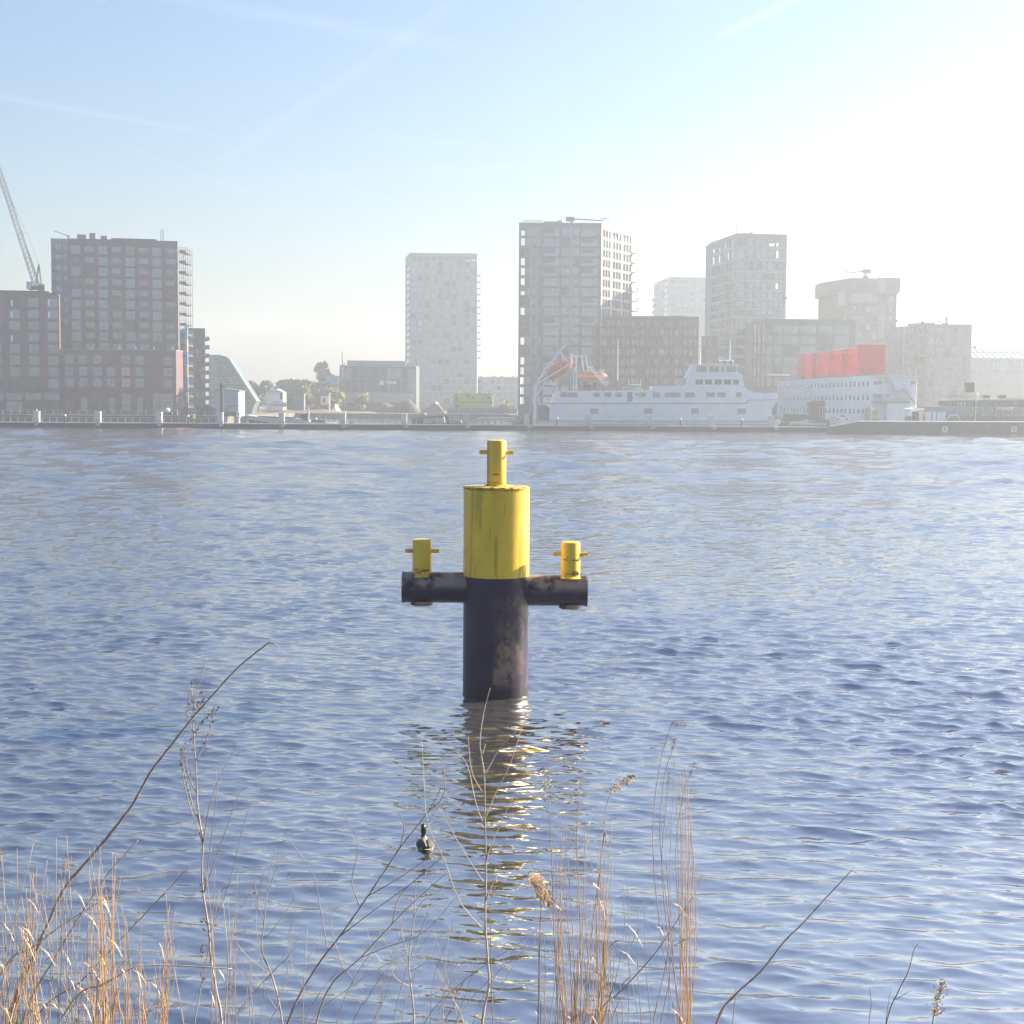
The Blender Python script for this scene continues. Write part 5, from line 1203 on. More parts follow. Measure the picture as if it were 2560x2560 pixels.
def site():
    b = thing('brick_hut', 'small brown brick hut with pale window among the trees', 'hut', (PX(787, 560), 560, GZ))
    w, h = PX(822, 560) - PX(787, 560), PZ(987, 560) - GZ
    MB().box(0, w, 0, 5, 0, h).build('wall', brick_brown, b); MB().box(-.3, w + .3, -.3, 5.3, h, h + .25).build('roof', grey_panel, b)
    MB().box(w * .42, w * 1.02, -.15, -.02, h * .42, h * .88).build('window_surround', white_paint, b); MB().box(w * .55, w * .76, -.2, -.16, h * .5, h * .78).build('window', G_DARK, b)
    b = thing('dark_hut', 'low dark hut behind the earth mound', 'hut', (PX(736, 565), 565, GZ)); w, h = PX(760, 565) - PX(736, 565), PZ(987, 565) - GZ
    MB().box(0, w, 0, 5, 0, h).build('wall', mat('hut_grey', (.16, .17, .19), .8), b); MB().box(-.2, w + .2, -.2, 5.2, h, h + .2).build('roof', roofing, b)
    # construction hoarding and clutter along the quay
    f = thing('site_fence', 'blue-grey construction fence along the bay quay before the cabins', 'fence', (PX(1118, 540), 540, GZ)); L = PX(1292, 540) - PX(1118, 540)
    n = 12
    for k in range(n): MB().box(L * k / n + .06, L * (k + 1) / n - .06, 0, .06, .1, 1.9).build('fence_panel', mat('fence_blue', (.16, .21, .33), .7, noise=.2, scale=.4), f)
    for k in range(n + 1): MB().box(L * k / n - .05, L * k / n + .05, -.02, .1, 0, 2.0).build('post', grey_steel, f)
    v = thing('concrete_mixer', 'white drum mixer on the quay at the brick terrace corner', 'mixer', (PX(418, 410), 410, GZ))
    MB().lathe([(.35, .9), (.7, 1.15), (.75, 1.6), (.35, 2.1)], 16).build('drum', white_paint, v); MB().box(-1.4, 1.4, -.8, .8, .4, .9).build('chassis', dark_steel, v)
    [MB().bar((x, -.9, .4), (x, .9, .4), .4, 12).build('wheel', black_paint, v) for x in (-.9, .9)]
    p = thing('person', 'person in a yellow and white high-visibility jacket standing on the pontoon', 'person', (PX(484.5, 338.2), 338.2, 1.2))
    body(p, mat('hi_vis', (.62, .62, .20), .7), mat('trousers', (.06, .07, .10), .8), mat('skin', (.45, .28, .2), .6))
    c = thing('quay_crane_arm', 'small dark knuckle-boom crane by the brick terrace corner', 'crane', (PX(436, 412), 412, GZ))
    MB().box(-.8, .8, -.8, .8, 0, 1.6).build('base', dark_steel, c); MB().tube([(0, 0, 1.6), (.6, 0, 5.2), (3.6, 0, 6.6), (4.3, 0, 7.3)], [.22, .2, .16, .1], 6).build('boom', dark_steel, c)
    MB().bar((3.9, 0, 6.9), (3.9, 0, 4.6), .04, 4).build('hook_cable', dark_steel, c)
    w = thing('site_wall', 'low pink-brown stacked brick pallets beside the dark slim block', 'pallets', (PX(492, 408), 408, GZ))
    for k in range(5): MB().box(k * 2.0, k * 2.0 + 1.8, 0, 1.4, 0, 2.1 + (k % 2) * .4).build('brick_pallet', brick_brown if k % 2 else rust, w)
    for k, px in enumerate((462, 505, 523)):
        b = thing('shrub', ['dark shrub below the hoist mast', 'dark shrub right of the brick pallets', 'dark shrub at the left of the pale shed'][k], 'shrub', (PX(px, 404), 404, GZ), 0, 'quay shrubs')
        r = random.Random(k); m = MB()
        for j in range(260):
            q = Vector((r.gauss(0, .5), r.gauss(0, .4), abs(r.gauss(.9, .6)))); u = Vector((r.gauss(0, 1), r.gauss(0, 1), r.gauss(0, 1))).normalized() * .22; vv_ = u.orthogonal() * .5
            m.add([q - u - vv_, q + u - vv_, q + u + vv_, q - u + vv_], [(0, 1, 2, 3)])
        m.build('foliage', leaf_mats[2], b, fix=False); MB().bar((0, 0, 0), (0, 0, 1.2), .06, 5).build('stem', bark, b)
def skin_obj(name, joints, edges, m, parent, loc=(0, 0, 0), root=0, lv=1):
    me = bpy.data.meshes.new(name); me.from_pydata([j[0] for j in joints], edges, []); ob = link(name, me, parent, loc)
    md = ob.modifiers.new('skin', 'SKIN'); md.use_smooth_shade = True
    for v, j in zip(me.skin_vertices[0].data, joints): v.radius = (j[1], j[1] if len(j) < 3 else j[2])
    me.skin_vertices[0].data[root].use_root = True
    sb = ob.modifiers.new('sub', 'SUBSURF'); sb.levels = sb.render_levels = lv
    dg = bpy.context.evaluated_depsgraph_get(); ev = bpy.data.meshes.new_from_object(ob.evaluated_get(dg))
    ob.modifiers.clear(); ob.data = ev; ev.name = name; ev.materials.clear(); ev.materials.append(m)
    return ob
def body(p, top, legs, skin):
    J = [((0, 0, .95), .16), ((0, 0, 1.2), .16), ((0, 0, 1.42), .17), ((0, 0, 1.52), .06), ((0, 0, 1.64), .105), ((0, 0, 1.74), .08),
         ((.2, 0, 1.40), .07), ((.26, 0, 1.12), .055), ((.25, -.08, .86), .045), ((-.2, 0, 1.40), .07), ((-.26, 0, 1.12), .055), ((-.25, -.08, .86), .045),
         ((.1, 0, .88), .1), ((.11, -.02, .48), .07), ((.11, 0, .08), .055), ((.11, -.16, .05), .05), ((-.1, 0, .88), .1), ((-.11, .03, .48), .07), ((-.11, .05, .08), .055), ((-.11, -.11, .05), .05)]
    E = [(0,1),(1,2),(2,3),(3,4),(4,5),(2,6),(6,7),(7,8),(2,9),(9,10),(10,11),(0,12),(12,13),(13,14),(14,15),(0,16),(16,17),(17,18),(18,19)]
    ob = skin_obj('body', J, E, legs, p); me = ob.data
    me.materials.append(top); me.materials.append(skin)
    for f in me.polygons: f.material_index = 2 if f.center.z > 1.5 else (1 if f.center.z > .93 else 0)
    MB().lathe([(.13, 1.68), (.12, 1.78), (.05, 1.82)], 12).build('helmet', white_paint, p)
site()

# ------------------------------------------------------------------ mooring dolphin
def dolphin():
    Y = 32.4; x0 = PX(1240.5, Y, 1400); D = thing('mooring_dolphin', 'large yellow and black steel mooring pile with two side arms standing in the water', 'mooring pile', (x0, Y, 0))
    def X_(px, py=1400): return PX(px, Y, py) - x0
    def Z_(py, px=1240): return PZ(py, Y, px)
    zy, zt = Z_(1437), Z_(1215)
    r = .693
    # weathered yellow paint
    ym = bpy.data.materials.new('yellow_paint'); ym.use_nodes = True
    n, l = ym.node_tree.nodes, ym.node_tree.links; b = n['Principled BSDF']; b.inputs['Roughness'].default_value = .42
    tc = n.new('ShaderNodeTexCoord')
    def noise(scale, detail, sc=(1, 1, 1), rough=.55):
        mp = n.new('ShaderNodeMapping'); mp.inputs['Scale'].default_value = sc; l.new(tc.outputs['Object'], mp.inputs[0])
        t = n.new('ShaderNodeTexNoise'); t.inputs['Scale'].default_value = scale; t.inputs['Detail'].default_value = detail; t.inputs['Roughness'].default_value = rough; l.new(mp.outputs[0], t.inputs['Vector']); return t.outputs['Fac']
    def ramp(v, p0, p1, c0, c1):
        q = n.new('ShaderNodeValToRGB'); q.color_ramp.elements[0].position = p0; q.color_ramp.elements[1].position = p1; q.color_ramp.elements[0].color = (*c0, 1); q.color_ramp.elements[1].color = (*c1, 1); l.new(v, q.inputs[0]); return q.outputs[0]
    def mixc(f, a, c, typ='MIX'):
        q = n.new('ShaderNodeMix'); q.data_type = 'RGBA'; q.blend_type = typ
        if isinstance(f, float): q.inputs[0].default_value = f
        else: l.new(f, q.inputs[0])
        for i, v in ((6, a), (7, c)):
            if isinstance(v, tuple): q.inputs[i].default_value = (*v, 1)
            else: l.new(v, q.inputs[i])
        return q.outputs[2]
    def m_(op, a, c=None, clamp=True):
        q = n.new('ShaderNodeMath'); q.operation = op; q.use_clamp = clamp
        for i, v in enumerate((a, c)):
            if v is None: continue
            if isinstance(v, (int, float)): q.inputs[i].default_value = v
            else: l.new(v, q.inputs[i])
        return q.outputs[0]
    base = ramp(noise(1.6, 5), .3, .75, (.76, .50, .02), (.88, .62, .05))
    sep = n.new('ShaderNodeSeparateXYZ'); l.new(tc.outputs['Object'], sep.inputs[0])
    streak = noise(5, 4, (1, 1, .12))
    mr = n.new('ShaderNodeMapRange'); mr.inputs[1].default_value = zt - 1.0; mr.inputs[2].default_value = zt + .02; l.new(sep.outputs['Z'], mr.inputs[0])
    dirt = m_('MULTIPLY', m_('SUBTRACT', streak, .43), m_('MULTIPLY', mr.outputs[0], 4.6))
    base = mixc(dirt, base, (.16, .10, .02))
    mr3 = n.new('ShaderNodeMapRange'); mr3.inputs[1].default_value = zt - .10; mr3.inputs[2].default_value = zt - .03; l.new(sep.outputs['Z'], mr3.inputs[0])
    mr4 = n.new('ShaderNodeMapRange'); mr4.inputs[1].default_value = zt + .12; mr4.inputs[2].default_value = zt + .05; l.new(sep.outputs['Z'], mr4.inputs[0])
    spots = m_('MULTIPLY', m_('MULTIPLY', m_('GREATER_THAN', noise(8, 5, (1, 1, 2.5)), .535), mr3.outputs[0]), mr4.outputs[0])
    base = mixc(spots, base, (.03, .02, .012))
    rust_ = m_('MULTIPLY', m_('GREATER_THAN', noise(3.1, 6, (1, 1, .6), .7), .655), .75)
    base = mixc(rust_, base, (.15, .06, .02))
    grime = m_('MULTIPLY', m_('SUBTRACT', noise(2.2, 6, (1, 1, .45), .65), .42), m_('MULTIPLY', m_('ADD', mr.outputs[0], .22), 6.0)); base = mixc(m_('MULTIPLY', grime, .8), base, (.26, .16, .035))
    run = m_('MULTIPLY', m_('GREATER_THAN', noise(9, 3, (1, 1, .06), .5), .60), .5); base = mixc(run, base, (.30, .17, .04))
    drop = m_('GREATER_THAN', noise(4.3, 4, (1, 1, .35), .6), .725); base = mixc(m_('MULTIPLY', drop, .8), base, (.72, .70, .62))
    l.new(base, b.inputs['Base Color'])
    bp = n.new('ShaderNodeBump'); bp.inputs['Strength'].default_value = .25; bp.inputs['Distance'].default_value = .01; l.new(noise(14, 5), bp.inputs['Height']); l.new(bp.outputs[0], b.inputs['Normal'])
    # black paint with worn pale patches
    def black(name, worn):
        km = bpy.data.materials.new(name); km.use_nodes = True
        nonlocal n, l, tc, b
        n, l = km.node_tree.nodes, km.node_tree.links; b = n['Principled BSDF']; b.inputs['Roughness'].default_value = .42; b.inputs['Specular IOR Level'].default_value = .3
        tc = n.new('ShaderNodeTexCoord')
        base = ramp(noise(2.5, 6), .3, .8, (.008, .006, .030), (.024, .017, .056))
        sp = n.new('ShaderNodeSeparateXYZ'); l.new(tc.outputs['Object'], sp.inputs[0])
        worn(base, sp, km)
        bp = n.new('ShaderNodeBump'); bp.inputs['Strength'].default_value = .3; bp.inputs['Distance'].default_value = .01; l.new(noise(12, 5), bp.inputs['Height']); l.new(bp.outputs[0], b.inputs['Normal'])
        return km
    def rng_(v, a, c):
        q = n.new('ShaderNodeMapRange'); q.interpolation_type = 'SMOOTHSTEP'; q.inputs[1].default_value = a; q.inputs[2].default_value = c; l.new(v, q.inputs[0]); return q.outputs[0]
    def shaft_worn(base, sp, km):
        base = mixc(m_('MULTIPLY', rng_(noise(3.5, 7, (1, 1, .6), .7), .48, .66), m_('MULTIPLY', rng_(sp.outputs['X'], -.3, .45), .40)), base, (.22, .16, .12))
        mx = m_('MULTIPLY', rng_(sp.outputs['X'], -.10, .16), rng_(sp.outputs['X'], .50, .24)); mx = m_('MULTIPLY', mx, rng_(sp.outputs['Y'], 0, -.1))
        mz = m_('MULTIPLY', rng_(sp.outputs['Z'], .1, .6), rng_(sp.outputs['Z'], 2.0, .9))
        f = m_('MULTIPLY', m_('MULTIPLY', mx, mz), rng_(noise(7, 7, (1, 1, .8), .72), .36, .60))
        bl = m_('MULTIPLY', m_('MULTIPLY', rng_(sp.outputs['X'], -.10, .0), rng_(sp.outputs['X'], .36, .2)), m_('MULTIPLY', m_('MULTIPLY', rng_(sp.outputs['Z'], .25, .38), rng_(sp.outputs['Z'], .72, .6)), rng_(sp.outputs['Y'], 0, -.1)))
        f = m_('MAXIMUM', m_('MULTIPLY', f, .8), m_('MULTIPLY', m_('MULTIPLY', bl, rng_(noise(5, 5), .35, .6)), .75))
        c = mixc(f, base, (.30, .22, .155))
        # slimy tide band near the water
        tide = m_('MULTIPLY', rng_(sp.outputs['Z'], .30, .12), .85); c = mixc(tide, c, (.008, .008, .010))
        l.new(c, b.inputs['Base Color'])
    km = black('black_pile_paint', shaft_worn)
    def arm_worn(base, sp, km):
        f = m_('MULTIPLY', rng_(m_('SUBTRACT', sp.outputs['Z'], 0, False), -.06, .14), rng_(noise(2.6, 6, (1, 1, 1.2), .66), .38, .56))
        c = mixc(m_('MULTIPLY', f, .85), base, (.32, .25, .18)); l.new(c, b.inputs['Base Color'])
    ka = black('black_arm_paint', arm_worn)
    o = MB().lathe([(r, -3), (r + .004, .3), (r, 1.6), (r - .004, zy)], 64, capt=False).build('lower_shaft', km, D); edge_split_smooth(o)
    o = MB().lathe([(r + .006, zy - .01), (r + .002, zy + .8), (r + .004, zt - .02), (r - .02, zt), (.02, zt + .012)], 64, capb=True).build('upper_shaft', ym, D); edge_split_smooth(o)
    o = MB().lathe([(r + .012, zt - .055), (r + .016, zt - .05), (r + .016, zt - .03), (r + .006, zt - .025)], 64, capb=False, capt=False).build('weld_ring', mat('weld_dark', (.10, .06, .02), .7, noise=.6, scale=9, col2=(.55, .32, .02)), D); edge_split_smooth(o)
    # scratch across the shaft
    pts = []
    for k in range(14):
        a = R(-66 + 4.6 * k) - R(0); z = zy - .30 - .052 * k - .0016 * k * k
        a = R(-100) + R(6.2 * k); pts.append((math.cos(a) * (r + .003), math.sin(a) * (r + .003), zy - .28 - .055 * k))
    MB().tube(pts, .006, 4).build('scratch', mat('scratch', (.05, .04, .05), .6), D)
    def bollard(px, ytop, ybase, yb, cxoff, r_, nm, scuff):
        """upright post with a crossbar"""
        x = X_(px, ytop); z1 = Z_(ytop, px); z0 = Z_(ybase, px); zc = Z_(yb, px)
        prof = [(r_, z0), (r_, z1 - .04), (r_ - .012, z1 - .012), (r_ - .045, z1), (.01, z1 + .004)]
        o = MB().lathe(prof, 40, x, 0).build('bollard', ym, D); edge_split_smooth(o)
        MB().lathe([(r_ + .07, z0 - .02), (r_ + .02, z0 + .02)], 32, x, 0, capt=False).build('weld_collar', ym, o)
        L = .285
        bar_ = MB().bar((x - r_ - L + .13, 0, zc), (x + r_ + L - .13, 0, zc - .004), .044, 14).build('crossbar', ym, o); edge_split_smooth(bar_)
        rs = random.Random(nm); 
        for k in range(scuff):
            a0 = R(-90) + rs.uniform(-.9, .3); aw = rs.uniform(.25, .9); zz = z0 + (z1 - z0) * rs.choice([.10, .12, .14, .16, .5, .55] if nm == 2 else [.10, .13, .15, .17]) + rs.uniform(-.015, .015)
            if nm == 3: a0 = R(-112); aw = .7; zz = z0 + (z1 - z0) * .25
            p = [(x + math.cos(a0 + aw * q / 7) * (r_ + .001), math.sin(a0 + aw * q / 7) * (r_ + .001), zz + rs.uniform(-.008, .008)) for q in range(8)]
            MB().tube(p, [rs.uniform(.004, .012) for _ in range(8)], 5).build('rope_scuff', mat('rope_scuff', (.03, .02, .015), .8), o)
        return o
    bollard(1241.5, 1100, 1214, 1130.5, 0, .203, 3, 2)
    bollard(1055.5, 1348, 1438, 1377, 0, .205, 1, 6)
    bollard(1426.5, 1354, 1442, 1384.5, 0, .205, 2, 9)
    def arm(xa, xb, yc, s):
        za = Z_(yc, (xa + xb) / 2); ra = .325; a, c = X_(xa, yc), X_(xb, yc)
        t = link('side_arm', None, D, ((a + c) / 2, 0, za))
        L = abs(c - a) / 2; m = MB(); nn = 48
        prof = [(-L, ra), (L, ra)]
        vs_ = [(x, math.sin(2*math.pi*j/nn) * rr, math.cos(2*math.pi*j/nn) * rr) for x, rr in prof for j in range(nn)]
        m.add(vs_, [(j, (j+1)%nn, nn+(j+1)%nn, nn+j) for j in range(nn)] + [tuple(range(nn-1,-1,-1)), tuple(range(nn, 2*nn))])
        me = m.mesh('side_arm', ka); bpy.data.objects.remove(t)
        t = link('side_arm', me, D, ((a + c) / 2, 0, za)); 
        bm = bmesh.new(); bm.from_mesh(me); bmesh.ops.recalc_face_normals(bm, faces=bm.faces); bm.to_mesh(me); bm.free(); edge_split_smooth(t)
        e = s * L
        mm_ = MB(); vs_ = [(x, math.sin(2*math.pi*j/nn) * rr, math.cos(2*math.pi*j/nn) * rr) for x, rr in ((e - s*.02, ra + .012), (e + s*.02, ra + .012)) for j in range(nn)]
        mm_.add(vs_, [(j, (j+1)%nn, nn+(j+1)%nn, nn+j) for j in range(nn)] + [tuple(range(nn-1,-1,-1)), tuple(range(nn, 2*nn))]); q = mm_.build('end_cap', ka, t); edge_split_smooth(q)
        return t, za
    tl, zl = arm(1008.5, 1170, 1468, -1); tr, zr = arm(1310, 1465.5, 1476, 1)
    for px, zc in ((1054, zl), (1425, zr)):
        o = MB().lathe([(.19, zc - .39), (.235, zc - .37), (.235, zc - .29)], 28, X_(px, 1500), 0).build('bollard_foot', ka, D); edge_split_smooth(o)
dolphin()

# ------------------------------------------------------------------ duck
def duck():
    Y = 20.9; x, z = P(1063, 2150, Y).x, 0.0
    d = thing('duck', 'mallard drake with a dark head swimming away near the pile reflection', 'duck', (x, Y, -.02)); d.rotation_euler = (0, 0, R(12)); d.scale = (.9, .9, .9)
    st = [(-.27, .005, .015, .095), (-.22, .05, .028, .10), (-.15, .095, .06, .085), (-.06, .122, .085, .075), (.04, .128, .095, .075), (.13, .112, .09, .08), (.19, .075, .07, .085), (.225, .02, .025, .085)]
    n = 16; vs_ = []
    for (y, w, h, zc) in st:
        for j in range(n):
            t = 2 * math.pi * j / n; vs_.append((math.cos(t) * w, y, zc + math.sin(t) * h * (1.0 if math.sin(t) > 0 else 1.1)))
    # neck and head grown from the same skin
    m = MB().add(vs_, [(i*n+j, i*n+(j+1)%n, (i+1)*n+(j+1)%n, (i+1)*n+j) for i in range(len(st)-1) for j in range(n)] + [tuple(range(n-1,-1,-1)), tuple(range((len(st)-1)*n, len(st)*n))])
    dk = bpy.data.materials.new('duck_plumage'); dk.use_nodes = True
    nn, l = dk.node_tree.nodes, dk.node_tree.links; b = nn['Principled BSDF']; b.inputs['Roughness'].default_value = .7
    tc = nn.new('ShaderNodeTexCoord'); sp = nn.new('ShaderNodeSeparateXYZ'); l.new(tc.outputs['Object'], sp.inputs[0])
    cr = nn.new('ShaderNodeValToRGB'); cr.color_ramp.interpolation = 'LINEAR'
    e = cr.color_ramp.elements; e[0].position = 0; e[0].color = (.02, .018, .02, 1); e[1].position = 1; e[1].color = (.08, .045, .03, 1)
    for p_, c_ in ((.16, (.02, .018, .02, 1)), (.2, (.45, .36, .28, 1)), (.3, (.34, .28, .22, 1)), (.75, (.30, .25, .20, 1)), (.85, (.09, .05, .035, 1))):
        q = e.new(p_); q.color = c_
    mr = nn.new('ShaderNodeMapRange'); mr.inputs[1].default_value = -.27; mr.inputs[2].default_value = .23; l.new(sp.outputs['Y'], mr.inputs[0]); l.new(mr.outputs[0], cr.inputs[0]); l.new(cr.outputs[0], b.inputs['Base Color'])
    m.build('body', dk, d, smooth=True)
    wing = mat('wing_brown', (.07, .055, .06), .7, noise=.5, scale=22, col2=(.02, .016, .022))
    for s in (-1, 1):
        pts = [(s * .06, .12, .165), (s * .12, .10, .12), (s * .135, 0, .10), (s * .125, -.10, .09), (s * .075, -.20, .115), (s * .02, -.25, .125), (s * .02, -.12, .16), (s * .03, 0, .178)]
        c = Vector((s * .085, -.02, .15)); w = MB().add([Vector(p) + Vector((s * .006, 0, .004)) for p in pts] + [c + Vector((s * .02, 0, .012))], [(i, (i + 1) % 8, 8) for i in range(8)]); w.build('wing', wing, d, smooth=True)
    head = mat('head_green', (.006, .012, .010), .35)
    MB().tube([(0, .13, .12), (0, .165, .18), (0, .172, .24), (0, .165, .29), (0, .178, .335), (0, .19, .365), (0, .19, .385)], [.058, .047, .040, .041, .044, .036, .008], 14).build('head', head, d, smooth=True)
    MB().tube([(0, .148, .150), (0, .158, .166)], [.0525, .051], 14).build('neck_ring', white_paint, d)
    MB().tube([(0, .20, .335), (0, .25, .325), (0, .285, .322)], [.022, .018, .012], 8).build('bill', mat('bill', (.42, .36, .08), .5), d)
    MB().add([(-.06, -.20, .10), (.06, -.20, .10), (.03, -.31, .115), (-.03, -.31, .115), (-.05, -.2, .085), (.05, -.2, .085)], [(0, 1, 2, 3), (4, 3, 2, 5), (0, 3, 4), (1, 5, 2)]).build('tail', cream, d)
duck()

# ------------------------------------------------------------------ reeds and dead stalks on the bank
stem_g = mat('dead_stem', (.42, .36, .32), .8, noise=.35, scale=6)
stem_p = mat('pale_stem', (.55, .47, .38), .75, noise=.3, scale=6)
stem_b = mat('dark_branch', (.30, .25, .25), .75, noise=.35, scale=8)
reed_o = mat('orange_reed', (.62, .38, .19), .7, noise=.35, scale=5)
reed_t = mat('tan_reed', (.55, .40, .25), .7, noise=.35, scale=5)
plume = mat('plume', (.42, .31, .22), .9, noise=.4, scale=12)
husk = mat('husk', (.16, .12, .12), .9, noise=.5, scale=14)
def smooth_path(ctrl, n=14):
    pts = [Vector(c) for c in ctrl]; out = []
    q = [pts[0] * 2 - pts[1]] + pts + [pts[-1] * 2 - pts[-2]]
    for i in range(1, len(q) - 2):
        for k in range(n):
            t = k / n; a, b, c, d = q[i-1], q[i], q[i+1], q[i+2]
            out.append(.5 * ((2*b) + (c-a)*t + (2*a-5*b+4*c-d)*t*t + (3*b-a-3*c+d)*t**3))
    return out + [pts[-1]]
def bank_z(y): return float(np.interp(y, ysb, zb))
def to3(path, Y, lean=0.): return [P(px, py, Y + lean * k) for k, (px, py) in enumerate(path)]
def stalk(name, label, ctrl, Y, r0, r1, m, cat='stalk', twigs=(), nodes=False, group=None, lean=0., husks=0, seed=0, n=8):
    rs = random.Random(seed + 7)
    pts = to3(ctrl, Y, lean)
    p0 = pts[0]
    # carry the stem down to the soil
    d = (pts[0] - pts[1]).normalized(); base = pts[0] + d * .15
    for _ in range(60):
        if base.z <= bank_z(base.y) + .0: break
        base = base + Vector((d.x * .5, -.02, -1)).normalized() * .1
    full = smooth_path([base] + pts, n); k = len(full)
    o = full[0]; t = thing(name, label, cat, o, 0, group)
    r0, r1 = r0 * .9, r1 * 1.2
    rad = [r0 + (r1 - r0) * (i / (k - 1)) ** .9 for i in range(k)]
    mb = MB().tube([p - o + Vector((rs.uniform(-1, 1), 0, rs.uniform(-1, 1))) * r0 * .12 for p in full], rad, 6)
    mb.build('stem', m, t, smooth=True)
    if nodes:
        for i in range(3, k - 2, 6): MB().tube([full[i] - o, full[i + 1] - o], [rad[i] * 1.35, rad[i] * 1.2], 6).build('node', m, t)
    for tw in twigs:
        q = to3(tw, Y); q = smooth_path(q, 6); j = len(q)
        sp = min(full, key=lambda p: (p - q[0]).length); q[0] = sp
        MB().tube([p - o + Vector((rs.uniform(-1, 1), rs.uniform(-1, 1), rs.uniform(-1, 1))) * .0012 for p in q], [max(r1, r0 * .45) * (1 - .68 * i / j) for i in range(j)], 5).build('twig', m, t, smooth=True)
        if husks:
            hb = MB()
            for _ in range(husks):
                c = q[rs.randrange(j // 3, j)] - o; hb_leaf(hb, c, rs, .018)
            tag(hb.build('husk_cluster', husk, t, fix=False), kind='stuff')
    return t, full, o
def hb_leaf(hb, c, rs, s):
    u = Vector((rs.gauss(0, .6), rs.gauss(0, .6), rs.gauss(.3, .8))).normalized() * s * rs.uniform(.6, 1.6); v = u.orthogonal().normalized() * s * rs.uniform(.2, .45)
    hb.add([c - v * .3, c + u * .5 - v, c + u * 1.1, c + u * .5 + v], [(0, 1, 2, 3)])
def foreground():
    Yb = 11.6
    # big bent branch, lower left to upper middle
    stalk('bent_stalk', 'longest dark jointed stalk arching from the lower left corner', [(30, 2525), (65, 2436), (119, 2311), (164, 2217), (234, 2135), (291, 2065), (336, 2003), (376, 1931), (418, 1876), (478, 1799), (510, 1762), (592, 1672), (671, 1607)], Yb, .017, .0045, stem_b, nodes=True, twigs=[[(671, 1607), (690, 1611), (699, 1626)]], seed=1)
    stalk('bent_stalk', 'second thinner pale stalk beside the long arching one', [(60, 2540), (140, 2390), (200, 2290), (270, 2185), (345, 2100)], Yb - .2, .011, .003, stem_g, nodes=True, seed=2)
    stalk('bent_stalk', 'pale stalk sloping up right from the lower left edge', [(0, 2440), (80, 2370), (160, 2310), (260, 2250), (350, 2225)], Yb - .1, .010, .003, stem_p, seed=3, twigs=[[(260, 2250), (300, 2200), (320, 2170)]])
    stalk('bent_stalk', 'bleached broken reed stalk bending over to the right', [(170, 2520), (260, 2460), (330, 2420), (355, 2414), (460, 2415), (580, 2422)], Yb - .4, .010, .004, stem_p, seed=4)
    stalk('bent_stalk', 'dark twig sloping to upper right across the reeds at left', [(95, 2540), (200, 2455), (300, 2350), (400, 2245), (470, 2170)], Yb + .1, .009, .0025, stem_b, seed=5, twigs=[[(330, 2330), (400, 2345), (520, 2395)], [(400, 2245), (430, 2220), (450, 2180)]])
    # tall husky seed stalk
    mainp = [(555, 2560), (541, 2478), (527, 2396), (522, 2326), (507, 2227), (505, 2172), (507, 2102), (495, 2023), (490, 1923), (485, 1849), (483, 1789), (490, 1739), (517, 1645)]
    tw = [[(508, 2110), (470, 2000), (455, 1920), (452, 1890)], [(500, 2060), (475, 1990), (455, 1900), (455, 1870)], [(494, 1990), (470, 1930), (462, 1860)], [(490, 1900), (520, 1840), (535, 1770)], [(488, 1830), (510, 1800), (545, 1830 - 60)], [(489, 1850), (470, 1790), (475, 1730)], [(492, 1780), (480, 1740), (482, 1700)], [(492, 1790), (505, 1750), (500, 1730)]]
    tw2 = [[(505, 2130), (525, 2010), (560, 1920), (595, 1860)], [(508, 2235), (560, 2090), (595, 1990), (620, 1965)], [(520, 2340), (570, 2220), (610, 2060), (645, 1970)], [(512, 2220), (540, 2000), (540, 1920)]]
    t, full, o = stalk('seed_stalk', 'tall upright dead weed with crumpled brown seed husks left of centre', mainp, Yb + .3, .0115, .0022, stem_g, twigs=tw, husks=34, seed=6)
    rs = random.Random(9); hb = MB()
    for _ in range(150): hb_leaf(hb, full[rs.randrange(len(full) // 2, len(full) - 8)] - o + Vector((rs.gauss(0, .02), rs.gauss(0, .02), 0)), rs, .016)
    for yy in (2215, 2305, 2370, 2440): 
        for _ in range(14): hb_leaf(hb, P(512 + rs.gauss(-4, 4), yy + rs.gauss(0, 9), Yb + .3) - o, rs, .022)
    tag(hb.build('husk_cluster', husk, t, fix=False), kind='stuff')
    for q in tw2:
        qq = smooth_path(to3(q, Yb + .3), 6); MB().tube([p - o for p in qq], [.0042 * (1 - .7 * i / len(qq)) for i in range(len(qq))], 5).build('twig', stem_b, t, smooth=True)
    # leaning branches in the middle left
    stalk('leaning_branch', 'forked grey branch leaning right below the swimming duck', [(720, 2555), (790, 2420), (850, 2340), (920, 2240), (1000, 2120), (1070, 2030), (1105, 1965)], Yb + .1, .0115, .0025, stem_b, seed=11, nodes=True,
          twigs=[[(900, 2270), (880, 2200), (895, 2105), (850, 2020)], [(1000, 2120), (1010, 2060), (985, 2010)], [(920, 2240), (990, 2200), (1065, 2150)], [(850, 2340), (930, 2280), (1040, 2200), (1130, 2120)], [(820, 2380), (800, 2270), (780, 2180), (720, 2095)], [(1070, 2030), (1110, 1985), (1105, 1905), (1075, 1890)]])
    stalk('leaning_branch', 'lower pale branch leaning right toward the centre twigs', [(790, 2560), (830, 2460), (900, 2395), (980, 2310), (1040, 2250), (1120, 2180)], Yb - .1, .0105, .002, stem_g, seed=12,
          twigs=[[(900, 2395), (960, 2370), (1060, 2330), (1150, 2230)], [(980, 2310), (1000, 2240), (1060, 2180), (1105, 2140)], [(860, 2430), (830, 2330), (830, 2260)]])
